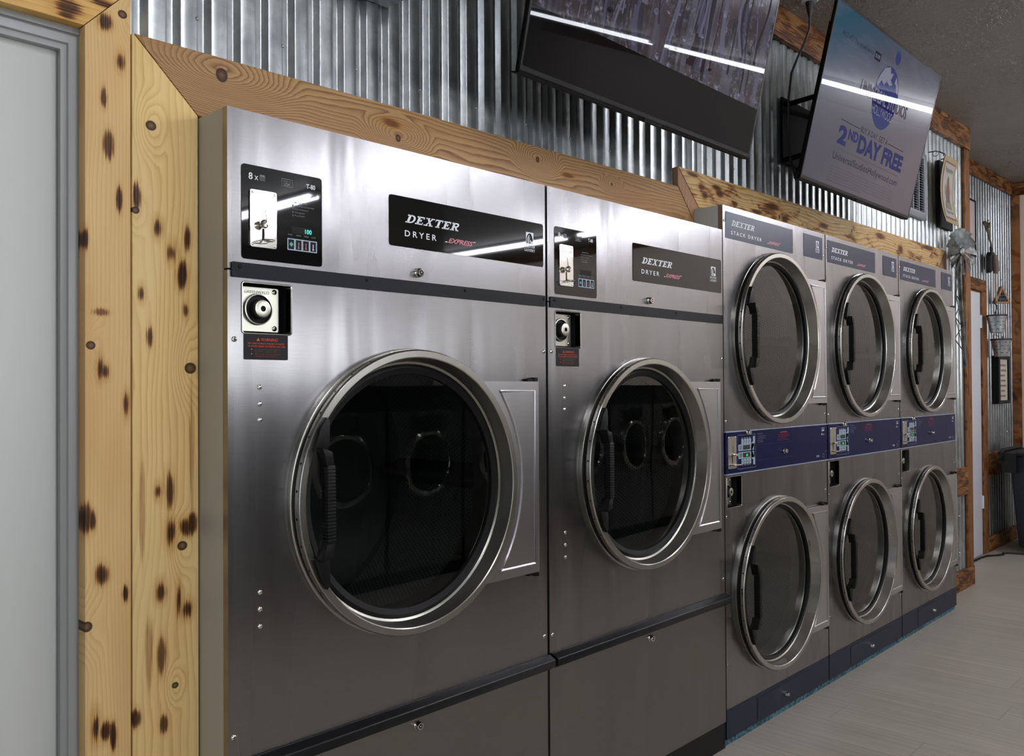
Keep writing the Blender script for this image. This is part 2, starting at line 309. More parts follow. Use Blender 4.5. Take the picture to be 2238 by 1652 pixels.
# ------------------------------------------------------------------ mesh builder
class B:
    def __init__(s): s.bm = bmesh.new()
    def _f(s, vs_, mi, sm=False):
        try:
            f = s.bm.faces.new(vs_); f.material_index = mi; f.smooth = sm; return f
        except ValueError: return None
    def box(s, x0, x1, y0, y1, z0, z1, mi=0, bev=0.0):
        v = [s.bm.verts.new((x, y, z)) for x in (x0, x1) for y in (y0, y1) for z in (z0, z1)]
        fs = [s._f([v[i] for i in q], mi) for q in ((0, 1, 3, 2), (4, 6, 7, 5), (0, 4, 5, 1), (2, 3, 7, 6), (0, 2, 6, 4), (1, 5, 7, 3))]
        if bev: s.bevel(fs, bev)
        return s
    def bevel(s, fs, w, seg=2):
        bmesh.ops.recalc_face_normals(s.bm, faces=s.bm.faces)
        es = {e for f in fs if f for e in f.edges if e.calc_face_angle(0.0) > .35}
        bmesh.ops.bevel(s.bm, geom=list(es), offset=w, segments=seg, affect='EDGES', profile=0.5, clamp_overlap=True)
    def plate(s, outline, y0, y1, mi=0, holes=(), edge_mi=None, T=None):
        """outline/holes: lists of (x, z); a slab from y0 (front) to y1"""
        loops = [list(outline)] + [list(h) for h in holes]
        flat = [p for lp in loops for p in lp]
        T = T or (lambda a, y, b: (a, y, b))
        fr = [s.bm.verts.new(T(p[0], y0, p[1])) for p in flat]
        bk = [s.bm.verts.new(T(p[0], y1, p[1])) for p in flat] if y1 is not None else None
        for t in tessellate_polygon([[Vector((p[0], p[1], 0)) for p in lp] for lp in loops]):
            s._f([fr[i] for i in t], mi)
            if bk: s._f([bk[i] for i in reversed(t)], mi)
        if bk:
            o = 0; em = mi if edge_mi is None else edge_mi
            for lp in loops:
                n = len(lp)
                for i in range(n):
                    a, b = o+i, o+(i+1) % n
                    s._f([fr[a], fr[b], bk[b], bk[a]], em)
                o += n
        return s
    def lathe(s, prof, c=(0, 0), seg=64, mi=0, axis='y', a0=0.0, a1=2*PI, base=0.0, smooth=True, mis=None):
        """profile of (r, t): around the y axis at c=(x, z), or the z axis at c=(x, y)"""
        full = abs(a1-a0-2*PI) < 1e-6; n = seg if full else seg+1
        rings = []
        for r, t in prof:
            ring = []
            for i in range(n):
                a = a0+(a1-a0)*i/seg
                if axis == 'y': p = (c[0]+r*math.cos(a), base+t, c[1]+r*math.sin(a))
                else: p = (c[0]+r*math.cos(a), c[1]+r*math.sin(a), base+t)
                ring.append(s.bm.verts.new(p))
            rings.append(ring)
        for j in range(len(prof)-1):
            for i in range(seg):
                i2 = (i+1) % n
                m_ = mis[j] if mis else mi
                if prof[j][0] < 1e-6 and prof[j+1][0] < 1e-6: continue
                if prof[j][0] < 1e-6: s._f([rings[j][i], rings[j+1][i2], rings[j+1][i]], m_, smooth)
                elif prof[j+1][0] < 1e-6: s._f([rings[j][i], rings[j][i2], rings[j+1][i]], m_, smooth)
                else: s._f([rings[j][i], rings[j][i2], rings[j+1][i2], rings[j+1][i]], m_, smooth)
        return s
    def disc(s, c, r, y, seg=48, mi=0):
        s._f([s.bm.verts.new((c[0]+r*math.cos(2*PI*i/seg), y, c[1]+r*math.sin(2*PI*i/seg))) for i in range(seg)], mi); return s
    def tube(s, pts, r, seg=8, mi=0, caps=True):
        pts = [Vector(p) for p in pts]; rings = []; prev = None
        for i, p in enumerate(pts):
            d = (pts[min(i+1, len(pts)-1)]-pts[max(i-1, 0)]).normalized()
            if prev is None: u = d.orthogonal().normalized()
            else: u = (prev-d*prev.dot(d)).normalized()
            prev = u; w = d.cross(u); rr = r[i] if isinstance(r, (list, tuple)) else r
            rings.append([s.bm.verts.new(p+(u*math.cos(2*PI*k_/seg)+w*math.sin(2*PI*k_/seg))*rr) for k_ in range(seg)])
        for a, b in zip(rings, rings[1:]):
            for i in range(seg): s._f([a[i], a[(i+1) % seg], b[(i+1) % seg], b[i]], mi, True)
        if caps: s._f(list(reversed(rings[0])), mi); s._f(rings[-1], mi)
        return s
    def text(s, txt, x, z, h, y, mi=0, w=None, shear=0.0, bold=0.0, align='LEFT', space=1.0, T=None, line=1.0, cond=1.0):
        c = bpy.data.curves.new('t', 'FONT'); c.body = txt; c.size = 1.0; c.shear = shear; c.offset = bold; c.space_character = space; c.space_line = line
        c.resolution_u = 3
        o = bpy.data.objects.new('t', c); COL.objects.link(o)
        bpy.context.view_layer.update()
        me = bpy.data.meshes.new_from_object(o.evaluated_get(bpy.context.evaluated_depsgraph_get()))
        bpy.data.objects.remove(o); bpy.data.curves.remove(c)
        if not me.vertices: return s
        xs = [v.co.x for v in me.vertices]; x0, x1 = min(xs), max(xs)
        sc = h/0.73; sx = sc*cond
        if w: sx = w/(x1-x0)
        W_ = (x1-x0)*sx; ox = {'LEFT': 0, 'CENTER': -W_/2, 'RIGHT': -W_}[align]
        T = T or (lambda a, yy, b: (a, yy, b))
        vs_ = [s.bm.verts.new(T(x+ox+(v.co.x-x0)*sx, y, z+v.co.y*sc)) for v in me.vertices]
        for f in me.polygons: s._f([vs_[i] for i in f.vertices], mi)
        bpy.data.meshes.remove(me); return s
    def quad2(s, pts, y, mi=0, T=None):
        T = T or (lambda a, yy, b: (a, yy, b)); s._f([s.bm.verts.new(T(p[0], y, p[1])) for p in pts], mi); return s
    def build(s, name, mats, parent=None, bevel=0.0, shift=None, sharp=0.6):
        if bevel: s.bevel(list(s.bm.faces), bevel)
        bmesh.ops.recalc_face_normals(s.bm, faces=s.bm.faces)
        me = bpy.data.meshes.new(name); s.bm.to_mesh(me); s.bm.free()
        for m_ in (mats if isinstance(mats, (list, tuple)) else [mats]): me.materials.append(m_)
        try: me.set_sharp_from_angle(angle=sharp)
        except Exception: pass
        o = bpy.data.objects.new(name, me); COL.objects.link(o)
        if parent: o.parent = parent
        return o

def rrect(x0, x1, z0, z1, r, n=4):
    p = []
    for cx, cz, a in ((x1-r, z1-r, 0), (x0+r, z1-r, PI/2), (x0+r, z0+r, PI), (x1-r, z0+r, 1.5*PI)):
        for i in range(n+1):
            t = a+PI/2*i/n; p.append((cx+r*math.cos(t), cz+r*math.sin(t)))
    return p
def rect(x0, x1, z0, z1): return [(x0, z0), (x1, z0), (x1, z1), (x0, z1)]
def circle(cx, cz, r, n=72): return [(cx+r*math.cos(2*PI*i/n), cz+r*math.sin(2*PI*i/n)) for i in range(n)]
def thing(name, label, cat, loc=(0, 0, 0), rotz=0.0, group=None):
    o = bpy.data.objects.new(name, None); o.empty_display_size = 0.05; COL.objects.link(o)
    o.location = loc; o.rotation_euler = (0, 0, rotz); o['label'] = label; o['category'] = cat
    if group: o['group'] = group
    return o
def tag(o, label, cat, group=None):
    o['label'] = label; o['category'] = cat
    if group: o['group'] = group
    return o
def struct(o): o['kind'] = 'structure'; return o
def dup(root, loc, label=None, group=None, skip=()):
    r = root.copy(); COL.objects.link(r); r.location = loc
    if label: r['label'] = label
    if group: r['group'] = group
    for ch in list(root.children):
        if ch.name.split('.')[0] in skip: continue
        c = ch.copy(); COL.objects.link(c); c.parent = r
        for g in list(ch.children):
            if g.name.split('.')[0] in skip: continue
            d = g.copy(); COL.objects.link(d); d.parent = c
    return r

# ------------------------------------------------------------------ lettering in a wide slab serif
def slab_word(b, word, x, z, h, y, mi, width, shear=0.28, T=None):
    st, th, sf = 0.29, 0.16, 0.13
    def q(*p): return list(p)
    def rc(x0, x1, z0, z1): return [(x0, z0), (x1, z0), (x1, z1), (x0, z1)]
    def bowl(cx, z0, z1, rx, tx, tz, n=10):
        out = []
        cz = (z0+z1)/2; rz = (z1-z0)/2
        for i in range(n):
            a, c_ = -PI/2+PI*i/n, -PI/2+PI*(i+1)/n
            out.append([(cx+rx*math.cos(a), cz+rz*math.sin(a)), (cx+rx*math.cos(c_), cz+rz*math.sin(c_)), (cx+(rx-tx)*math.cos(c_), cz+(rz-tz)*math.sin(c_)), (cx+(rx-tx)*math.cos(a), cz+(rz-tz)*math.sin(a))])
        return out
    G = {
        'D': (1.15, [rc(.16, .16+st, 0, 1), rc(0, .6, 0, th), rc(0, .6, 1-th, 1)]+bowl(.55, 0, 1, .55, .24, th)),
        'E': (1.05, [rc(.16, .16+st, 0, 1), rc(0, .95, 0, th), rc(0, .95, 1-th, 1), rc(.3, .68, .44, .44+th), rc(.85, .95, 0, .3), rc(.85, .95, .7, 1), rc(.6, .69, .34, .66)]),
        'X': (1.2, [q((.12, 1), (.4, 1), (1.08, 0), (.8, 0)), q((.12, 0), (.28, 0), (1.02, 1), (.86, 1)), rc(0, .5, 0, sf), rc(.66, 1.18, 0, sf), rc(0, .52, 1-sf, 1), rc(.68, 1.16, 1-sf, 1)]),
        'T': (1.1, [rc(.42, .42+st, 0, 1), rc(.04, 1.04, 1-th, 1), rc(.04, .13, .68, 1), rc(.95, 1.04, .68, 1), rc(.26, .82, 0, sf)]),
        'R': (1.2, [rc(.16, .16+st, 0, 1), rc(0, .55, 0, sf), rc(0, .65, 1-th, 1), rc(.3, .65, .42, .42+th), q((.5, .46), (.76, .46), (1.06, 0), (.8, 0)), rc(.8, 1.16, 0, sf)]+bowl(.62, .42, 1, .38, .22, th)),
        'L': (1.0, [rc(.16, .16+st, 0, 1), rc(0, .55, 1-sf, 1), rc(0, .92, 0, th), rc(.82, .92, 0, .36)]),
        'A': (1.2, [q((.08, 0), (.22, 0), (.64, 1), (.5, 1)), q((.5, 1), (.72, 1), (1.12, 0), (.86, 0)), rc(.3, .8, .3, .4), rc(0, .34, 0, sf), rc(.76, 1.2, 0, sf)]),
        'U': (1.15, [rc(.14, .36, .3, 1), rc(.82, .94, .3, 1), rc(.28, .86, 0, th), q((.14, .3), (.36, .3), (.42, 0), (.26, 0)), q((.82, .3), (.94, .3), (.86, 0), (.74, 0)), rc(0, .5, 1-sf, 1), rc(.68, 1.08, 1-sf, 1)]),
        'N': (1.2, [rc(.16, .28, 0, 1), rc(.92, 1.04, 0, 1), q((.12, 1), (.36, 1), (1.04, 0), (.86, 0)), rc(0, .44, 0, sf), rc(.76, 1.18, 1-sf, 1), rc(0, .3, 1-sf, 1)]),
        'Y': (1.1, [rc(.42, .66, 0, .5), q((.06, 1), (.34, 1), (.64, .45), (.44, .45)), q((.86, 1), (1.0, 1), (.66, .45), (.54, .45)), rc(0, .44, 1-sf, 1), rc(.7, 1.1, 1-sf, 1), rc(.28, .8, 0, sf)]),
    }
    tot = sum(G[c][0] for c in word)+0.06*(len(word)-1); sx = width/(tot+shear); cx = 0.0
    for c in word:
        w_, quads = G[c]
        for p in quads: b.quad2([(x+(cx+a+shear*b_)*sx, z+b_*h) for a, b_ in p], y, mi, T)
        cx += w_+0.06
def horse_logo(b, cx, z0, s_, y, mw=0, md=1):
    """square plaque, horse head in profile under an arch, two lines of serif lettering below"""
    b.quad2([(cx-s_/2, z0), (cx+s_/2, z0), (cx+s_/2, z0+s_*1.06), (cx-s_/2, z0+s_*1.06)], y, mw)
    f = lambda l: [(cx-s_/2+a*s_, z0+c_*s_) for a, c_ in l]
    b.plate(f([(.08, .05), (.08, .55), (.2, .82), (.42, .97), (.62, .95), (.72, .84), (.78, .72), (.92, .4), (.86, .26), (.74, .24), (.6, .42), (.55, .3), (.6, .05)]), y-.0002, None, md)
    b.plate(f([(.2, .05), (.2, .5), (.32, .74), (.46, .84), (.44, .74), (.32, .5), (.3, .05)]), y-.0004, None, mw)
    b.plate(f([(.36, .05), (.38, .4), (.48, .6), (.56, .66), (.46, .4), (.44, .05)]), y-.0004, None, mw)
    slab_word(b, 'DEXTER', cx-s_*.72, z0-s_*.34, s_*.24, y, mw, s_*1.45, 0.2)
    slab_word(b, 'LAUNDRY', cx-s_*.72, z0-s_*.68, s_*.24, y, mw, s_*1.45, 0.2)

# ------------------------------------------------------------------ shared machine parts
def dome(b, c, r, y=0.0, mi=0, h=None, seg=16):
    h = h or r*0.55
    b.lathe([(r, 0), (r, -h*.35), (r*.8, -h*.75), (r*.45, -h), (0, -h*1.05)], c, seg, mi, base=y)
def screw(parent, x, z, r=0.0065, mat='chrome', y=0.0, nm='screw'):
    b = B(); dome(b, (x, z), r, y); b.box(x-r*.55, x+r*.55, y-r*.62, y-r*.56, z-r*.1, z+r*.1, 1); b.box(x-r*.1, x+r*.1, y-r*.62, y-r*.56, z-r*.55, z+r*.55, 1)
    return b.build(nm, [M[mat], M['hole']], parent)
def cam_lock(parent, x, z, r=0.011, y=0.0, nm='key_lock'):
    b = B(); b.lathe([(r*1.15, 0), (r*1.15, -.006), (r, -.008), (r, -.015), (r*.82, -.018), (r*.55, -.018), (r*.5, -.015), (r*.28, -.015), (r*.24, -.018), (0, -.018)], (x, z), 24, base=y, mis=[0, 0, 0, 0, 0, 1, 1, 0, 0])
    b.box(x-.0015, x+.0015, y-.0185, y-.017, z+r*.3, z+r*.6, 1)
    return b.build(nm, [M['chrome'], M['hole']], parent)

def make_door(parent, cx, cz, gasket_w=0.018, holes=36):
    """round glazed door: rolled steel ring, rubber gasket, pane, grip handle, hinge plate; and the opening collar and drum behind it"""
    R = 0.373
    b = B()
    prof = [(R-.02, -.0265), (R, -.0265), (R+.0006, -.028), (R+.0006, -.038), (R-.001, -.042), (R-.003, -.0435), (R-.0185, -.0435), (R-.021, -.0415), (.340, .010), (.334, .012), (.334, .014)]
    b.lathe(prof, (cx, cz), 128)
    for i in range(holes):
        a = 2*PI*(i+.5)/holes; u = Vector((math.cos(a), 0, math.sin(a))); t = Vector((-math.sin(a), 0, math.cos(a)))
        c0 = Vector((cx, -.034, cz))+u*(R+.0012)
        b._f([b.bm.verts.new(c0+(t*math.cos(q)+Vector((0, 1, 0))*math.sin(q))*.0032) for q in [2*PI*k_/10 for k_ in range(10)]], 1)
    ring = b.build('door', [M['ring'], M['hole']], parent)
    b = B(); b.lathe([(R-.02, -.0262), (R-.004, -.0262), (R-.003, -.020), (R-.004, -.0125), (R-.02, -.0125)], (cx, cz), 96); b.lathe([(.341, .008), (.336, .002), (.341-gasket_w*.5, -.001), (.341-gasket_w, .004), (.341-gasket_w-.002, .016)], (cx, cz), 96)
    b.build('gasket', [M['rubber']], ring)
    b = B(); b.lathe([(.341-gasket_w*.5, .010), (.16, .0085), (0, .008)], (cx, cz), 96); b.build('glass', [M['glass']], ring)
    # handle: two wedge brackets on the ring and a ribbed grip bar between them
    b = B(); hx = cx-.316
    for sgn in (1, -1):
        zc = cz+sgn*.165+.0
        pts = [(hx-.022, cz+sgn*.130), (hx-.002, cz+sgn*.128), (hx+.014, cz+sgn*.118), (hx+.020, cz+sgn*.150), (hx+.020, cz+sgn*.196), (hx+.012, cz+sgn*.204), (hx-.006, cz+sgn*.178)]
        b.plate(pts, -.058, -.036)
        arm = [(hx-.016, cz+sgn*.133), (hx+.010, cz+sgn*.124), (hx+.012, cz+sgn*.118), (hx+.016, cz+sgn*.088), (hx-.004, cz+sgn*.088), (hx-.010, cz+sgn*.112)]
        b.plate(arm, -.082, -.050)
    b.box(hx-.004, hx+.016, -.084, -.060, cz-.092, cz+.092)
    for i in range(22):
        zz = cz-.084+i*.008; b.box(hx-.0056, hx+.0176, -.0856, -.0600, zz-.0022, zz+.0022)
    b.build('handle', [M['black']], ring, bevel=0.0006)
    # hinge plate: straight outer edge, inner edge follows the ring
    b = B(); ra = R+.010; hh = .290; xr = .490
    a_top = math.asin(hh/ra) if hh < ra else PI/2
    arc = [(cx+ra*math.cos(a_top-2*a_top*i/24), cz+ra*math.sin(a_top-2*a_top*i/24)) for i in range(25)]
    b.plate([(cx+xr, cz-hh), (cx+xr, cz+hh)]+arc, -.022, -.004)
    rb = ra+.030; h2 = hh-.028; a2 = math.asin(h2/rb)
    arc2 = [(cx+rb*math.cos(a2-2*a2*i/24), 0, cz+rb*math.sin(a2-2*a2*i/24)) for i in range(25)]
    loop = [(cx+xr-.020, 0, cz-h2), (cx+xr-.020, 0, cz+h2)]+arc2; loop.append(loop[0])
    b.tube([(p[0], -.0215, p[2]) for p in loop], .0045, 6)
    b.build('hinge_plate', [M['plate']], ring, bevel=0.0)
    for sgn in (1, -1):
        b = B(); b.lathe([(0, -.012), (.011, -.012), (.011, .0), (0, .0)], (cx+xr-.010, -.014), 12, axis='z', base=cz+sgn*(hh+.006)+.006); b.box(cx+xr-.045, cx+xr-.01, -.018, -.002, cz+sgn*(hh+.004)-.004, cz+sgn*(hh+.004)+.004)
        b.build('hinge_pin', [M['black']], ring)
    # opening behind the door
    b = B(); b.lathe([(R+.004, -.0005), (R+.004, -.011), (R+.002, -.0122), (R-.018, -.0122), (R-.020, -.006), (R-.030, -.001), (.330, .006), (.318, .020), (.316, .085), (.330, .090)], (cx, cz), 96)
    b.build('door_opening', [M['collar']], parent)
    b = B(); b.lathe([(.330, .090), (.430, .095), (.440, .11), (.440, .58), (.43, .60)], (cx, cz), 72, mis=[0, 0, 1, 0])
    for k_ in range(3):
        a = PI/2+.5+2*PI*k_/3; u = Vector((math.cos(a), 0, math.sin(a))); t = Vector((-math.sin(a), 0, math.cos(a)))
        p = [Vector((cx, 0, cz))+u*.437+t*.04, Vector((cx, 0, cz))+u*.36+t*.008, Vector((cx, 0, cz))+u*.36-t*.008, Vector((cx, 0, cz))+u*.437-t*.04]
        va = [b.bm.verts.new((q.x, .12, q.z)) for q in p]; vb = [b.bm.verts.new((q.x, .58, q.z)) for q in p]
        for i in range(3): b._f([va[i], va[i+1], vb[i+1], vb[i]], 0)
        b._f(va, 0)
    b.disc((cx, cz), .438, .598, 72, 0)
    b.build('drum', [M['drum'], perforated('perforated_drum_steel', cx, cz)], parent)
    return ring

def cabinet(parent, w, h, d=0.75, z0=0.0, y0=0.022, mat='paint'):
    b = B()
    b.box(0, .004, y0, d, z0, h); b.box(w-.004, w, y0, d, z0, h); b.box(.004, w-.004, y0, d, h-.004, h); b.box(.004, w-.004, d-.004, d, z0, h-.004)
    return b.build('cabinet', [M[mat]], parent)

def warning_label(parent, x0, x1, z0, z1):
    b = B(); b.plate(rrect(x0, x1, z0, z1, .003), -.0012, .0003); w = x1-x0; h = z1-z0
    y = -.0016
    b.quad2([(x0+w*.28, z1-h*.27), (x0+w*.355, z1-h*.27), (x0+w*.3175, z1-h*.13)], y, 1)
    b.text('!', x0+w*.311, z1-h*.26, h*.09, y-.0003, 0)
    b.text('WARNING', x0+w*.38, z1-h*.27, h*.12, y, 1, w=w*.38)
    b.text('DRY ONLY FABRICS WASHED IN WATER', x0+w*.09, z1-h*.40, h*.065, y, 1, w=w*.82)
    b.text('TO AVOID INJURY OR FIRE DO NOT DRY', x0+w*.08, z1-h*.51, h*.065, y, 1, w=w*.86)
    for r_, t1, t2 in ((.60, 'articles containing foam rubber or', 'similar materials'), (.78, 'fabrics with cleaning solvents or', 'materials with wax and chemicals')):
        b.quad2(circle(x0+w*.17, z1-h*r_, h*.028, 10), y, 1)
        b.text(t1, x0+w*.24, z1-h*(r_+.02), h*.05, y, 2, w=w*.6); b.text(t2, x0+w*.24, z1-h*(r_+.10), h*.05, y, 2, w=w*.5)
    return b.build('warning_label', [M['black'], M['redprint'], plain('dark_red_print', (120, 44, 30), 0.5)], parent)

def coin_lock(parent, x0, x1, z0, z1, px, pw, brand=True):
    """recessed pocket with the steel lock face of the coin vault"""
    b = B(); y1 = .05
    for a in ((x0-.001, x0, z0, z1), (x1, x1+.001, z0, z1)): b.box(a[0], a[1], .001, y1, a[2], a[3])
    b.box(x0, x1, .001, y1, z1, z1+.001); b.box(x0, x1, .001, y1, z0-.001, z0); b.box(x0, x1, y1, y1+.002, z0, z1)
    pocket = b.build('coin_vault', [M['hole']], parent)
    b = B(); zc = (z0+z1)/2; h = (z1-z0)*.9
    b.plate(rrect(px-pw/2, px+pw/2, zc-h/2, zc+h/2, .004), .028, .0495); c = (px, zc)
    r = pw*.33
    b.lathe([(r, .028), (r, .024), (r*.97, .020), (r*.9, .0195), (r*.86, .026), (r*.62, .026), (r*.6, .008), (r*.54, .002), (r*.45, .001), (r*.18, .001), (r*.15, .006), (0, .006)], c, 40, mis=[0, 0, 0, 1, 1, 1, 0, 0, 0, 1, 1])
    if brand: b.text('GREENWALD', px-pw*.3, zc+h*.36, h*.07, .0275, 2, w=pw*.58)
    b.build('lock_face', [M['cast'], M['hole'], plain('embossed_grey', (150, 150, 142), .5)], pocket)
    for sx in (-1, 1):
        for sz in (-1, 1): screw(pocket, px+sx*pw*.4, zc+sz*h*.42, pw*.055, 'chrome', .028)
    # rolled rim around the pocket mouth
    b = B(); lp = rrect(x0-.001, x1+.001, z0-.001, z1+.001, .006); lp.append(lp[0]); b.tube([(p[0], -.0005, p[1]) for p in lp], .0022, 6, caps=False)
    b.build('pocket_rim', [M['ring']], pocket)
    return pocket

# ------------------------------------------------------------------ tall single dryers
DW, DH = 1.0765, 2.089
def make_tumble_dryer(label):
    t = thing('tumble_dryer', label, 'dryer', (0, 0, 0))
    cabinet(t, DW, DH)
    cx, cz = .527, 1.183
    b = B(); b.plate(rect(.0, DW, 1.726, DH), 0, .0215); b.build('upper_panel', [M['stainless']], t)
    b = B(); b.plate(rect(.0, DW, .622, 1.722), 0, .0215, holes=[circle(cx, cz, .362), rrect(.036, .162, 1.583, 1.697, .006)]); b.build('door_panel', [M['stainless']], t)
    b = B(); b.plate(rect(.0, DW, .106, .600), 0, .0215); b.build('lower_panel', [M['stainless_dark']], t)
    b = B(); b.plate(rect(.0, DW, .0, .104), .004, .0215); b.build('kick_plate', [M['black']], t)
    # charcoal joint strip with four dark screws
    b = B(); b.plate(rrect(.008, DW-.006, 1.707, 1.741, .003, 2), -.005, -.0002); st = b.build('joint_strip', [M['strip']], t)
    for x in (.028, .382, .726, 1.064): screw(st, x, 1.731, .0045, 'black', -.005)
    # ledge rail above the lower panel
    b = B(); prof = [(0, .622), (-.006, .622), (-.028, .612), (-.030, .609), (-.030, .589), (-.016, .587), (-.016, .580), (0, .578)]
    va = [b.bm.verts.new((.006, y, z)) for y, z in prof]; vb = [b.bm.verts.new((DW+.004, y, z)) for y, z in prof]
    for i in range(len(prof)): j = (i+1) % len(prof); b._f([va[i], va[j], vb[j], vb[i]], 0)
    b._f(va, 0); b._f(vb, 0); b.build('ledge_rail', [M['rail']], t, bevel=.0008)
    make_door(t, cx, cz, .030)
    # control panel
    x0, x1, z0, z1 = .034, .249, 1.751, 1.967
    b = B(); b.plate(rrect(x0, x1, z0, z1, .008), -.0015, -.0001); cp = b.build('control_panel', [M['blackgloss']], t)
    b = B(); y = -.0019
    b.text('8', .0515, 1.934, .0155, y, 0, bold=.02); b.text('x', .0665, 1.934, .0155, y, 0, cond=.9)
    b.build('load_size_lettering', [M['white']], cp)
    # basket icon
    b = B()
    bx, bz = .0865, 1.934
    for i in range(4): b.quad2([(bx-.006+i*.004-.0005, bz+.001), (bx-.006+i*.004+.0005, bz+.001), (bx-.0068+i*.0045+.0005, bz+.010), (bx-.0068+i*.0045-.0005, bz+.010)], y, 1)
    for zz in (.001, .004, .007, .010): b.quad2([(bx-.0068, bz+zz-.0004), (bx+.0068, bz+zz-.0004), (bx+.0068, bz+zz+.0004), (bx-.0068, bz+zz+.0004)], y, 1)
    for q in (-.004, 0, .004): b.plate(circle(bx+q, bz+.0115, .0026, 12), y, None, 1)
    b.build('basket_icon', [M['white'], M['grey']], cp)
    b = B(); fx, fz = .1515, 1.9405
    b.plate(rect(fx-.0145, fx+.0145, fz-.009, fz+.009), y, None, 2, holes=[rect(fx-.0136, fx+.0136, fz-.0081, fz+.0081)])
    b.text('MADE IN', fx-.010, fz+.002, .0038, y, 2, w=.020); b.text('USA', fx-.009, fz-.0065, .0068, y, 2, bold=.02, w=.018)
    b.build('made_in_usa_mark', [M['white'], M['grey'], M['grey']], cp)
    b = B(); b.text('T-80', .2045, 1.936, .0115, y, 0, w=.025, bold=.015); b.build('model_lettering', [M['white']], cp)
    b = B()
    b.text('INSTRUCTIONS', .172, 1.896, .0038, y, 3, w=.034)
    for i, s_ in enumerate(('Load laundry and close door', 'Select temperature', 'Add payment', 'Press START')):
        b.text(s_, .172, 1.8885-i*.0078, .0036, y, 3, w=(.054, .038, .028, .028)[i]); b.plate(rect(.1655, .169, 1.8875-i*.0078, 1.892-i*.0078), y, None, 4)
    b.build('instruction_lettering', [M['white'], M['grey'], M['grey'], M['grey'], M['dimgrey']], cp)
    b = B()
    for s_, xx in (('START', .1535), ('HIGH', .1765), ('MED', .198), ('LOW', .2185)): b.text(s_, xx, 1.818, .0036, y, 3, w=.0125)
    b.build('button_lettering', [M['white'], M['grey'], M['grey'], M['grey']], cp)
    b = B(); b.plate(rrect(.152, .234, 1.783, 1.811, .0015), y, None, 5)
    for i in range(4):
        xa = .1545+i*.0203; b.plate(rect(xa, xa+.0155, 1.7855, 1.8085), y-.0003, None, 6)
        if i == 0: b.quad2([(xa+.008, 1.791), (xa+.0135, 1.797), (xa+.008, 1.803), (xa+.0025, 1.797)], y-.0006, 7)
        else:
            b.plate(circle(xa+.0075, 1.790, .0022, 10), y-.0006, None, 8 if i < 3 else 0); b.quad2([(xa+.0065, 1.790), (xa+.0085, 1.790), (xa+.0085, 1.803), (xa+.0065, 1.803)], y-.0006, 8 if i < 3 else 0)
    b.build('temperature_buttons', [M['white'], M['grey'], M['grey'], M['grey'], M['dimgrey'], M['bluegrey'], M['hole'], M['green_print'], M['pink']], cp)
    b = B(); b.plate(rect(.1625, .219, 1.824, 1.840), y, None); b.build('digit_window', [M['hole']], cp)
    b = B(); b.text('100', .2005, 1.8265, .0105, y-.0004, 0, w=.018, bold=.01); b.build('lit_digits', [M['teal_digit']], cp)
    # coin acceptor
    b = B(); b.plate(rrect(.0535, .1215, 1.780, 1.911, .005), -.0055, -.0014)
    for xx in (.059, .116):
        for zz in (1.786, 1.905): dome(b, (xx, zz), .0032, -.0055, 1)
    b.text('Quarters Only', .060, 1.888, .0065, -.0058, 3, w=.054)
    b.quad2([(.0905, 1.872), (.0921, 1.872), (.0962, 1.843), (.0946, 1.843)], -.0058, 2)
    b.plate(rrect(.0835, .0895, 1.795, 1.824, .002), -.0058, None, 2)
    ca = b.build('coin_acceptor', [M['chrome'], M['chrome'], M['hole'], M['grey']], cp, bevel=0)
    b = B(); b.lathe([(0, -.026), (.007, -.025), (.0105, -.020), (.009, -.013), (.004, -.010), (.004, -.0055)], (.0815, 1.832), 20); b.build('return_knob', [M['chrome']], cp)
    b = B(); b.lathe([(.0165, 0), (.0175, .0012), (.0165, .0024), (.0135, .0018), (.0135, .0006), (.0165, 0)], (.088, -.020), 28, axis='z', base=1.7935); b.tube([(.0875, -.006, 1.8), (.0875, -.020, 1.794), (.0875, -.034, 1.7945)], .002, 8); b.build('coin_cup', [M['chrome']], cp)
    # name plate
    x0, x1, z0, z1 = .457, 1.066, 1.830, 1.964
    b = B(); b.plate(rrect(x0, x1, z0, z1, .008), -.0015, -.0001); npl = b.build('name_plate', [M['blackgloss']], t)
    b = B(); slab_word(b, 'DEXTER', .510, 1.896, .0225, y, 0, .205, .42)
    b.build('brand_lettering', [M['white']], npl); b = B()
    b.text('DRYER', .509, 1.8595, .0165, y, 0, w=.112, space=1.5, bold=.012)
    b.build('product_lettering', [M['white']], npl); b = B()
    b.text('EXPRESS', .664, 1.860, .0135, y, 1, w=.098, shear=.45, bold=.03); b.quad2([(.650, 1.860), (.662, 1.860), (.660, 1.8635)], y, 0); b.quad2([(.764, 1.8735), (.774, 1.8735), (.762, 1.870)], y, 0)
    b.build('express_lettering', [M['white'], M['pink']], npl)
    b = B(); horse_logo(b, 1.003, 1.895, .034, y, 0, 1); b.build('horse_logo', [M['white'], M['hole']], npl)
    cam_lock(t, .553, 1.765); cam_lock(t, .543, .556)
    coin_lock(t, .036, .162, 1.583, 1.697, .090, .112)
    warning_label(t, .039, .153, 1.522, 1.581)
    for z in (1.459, 1.421, 1.384, .990, .951, .912):
        b = B(); dome(b, (.079, z), .006); b.build('rivet', [M['chrome']], t)
    for x, z in ((.016, 1.567), (.013, .678), (1.066, 1.566), (1.062, .681)): screw(t, x, z)
    return t
dry1 = make_tumble_dryer('tall stainless tumble dryer beside the knotty pine boards, digits lit on its control panel')
dry2 = dup(dry1, (1.087, 0, 0), 'tall stainless tumble dryer directly left of the stacked dryers, control panel digits unlit', skip=('lit_digits',))

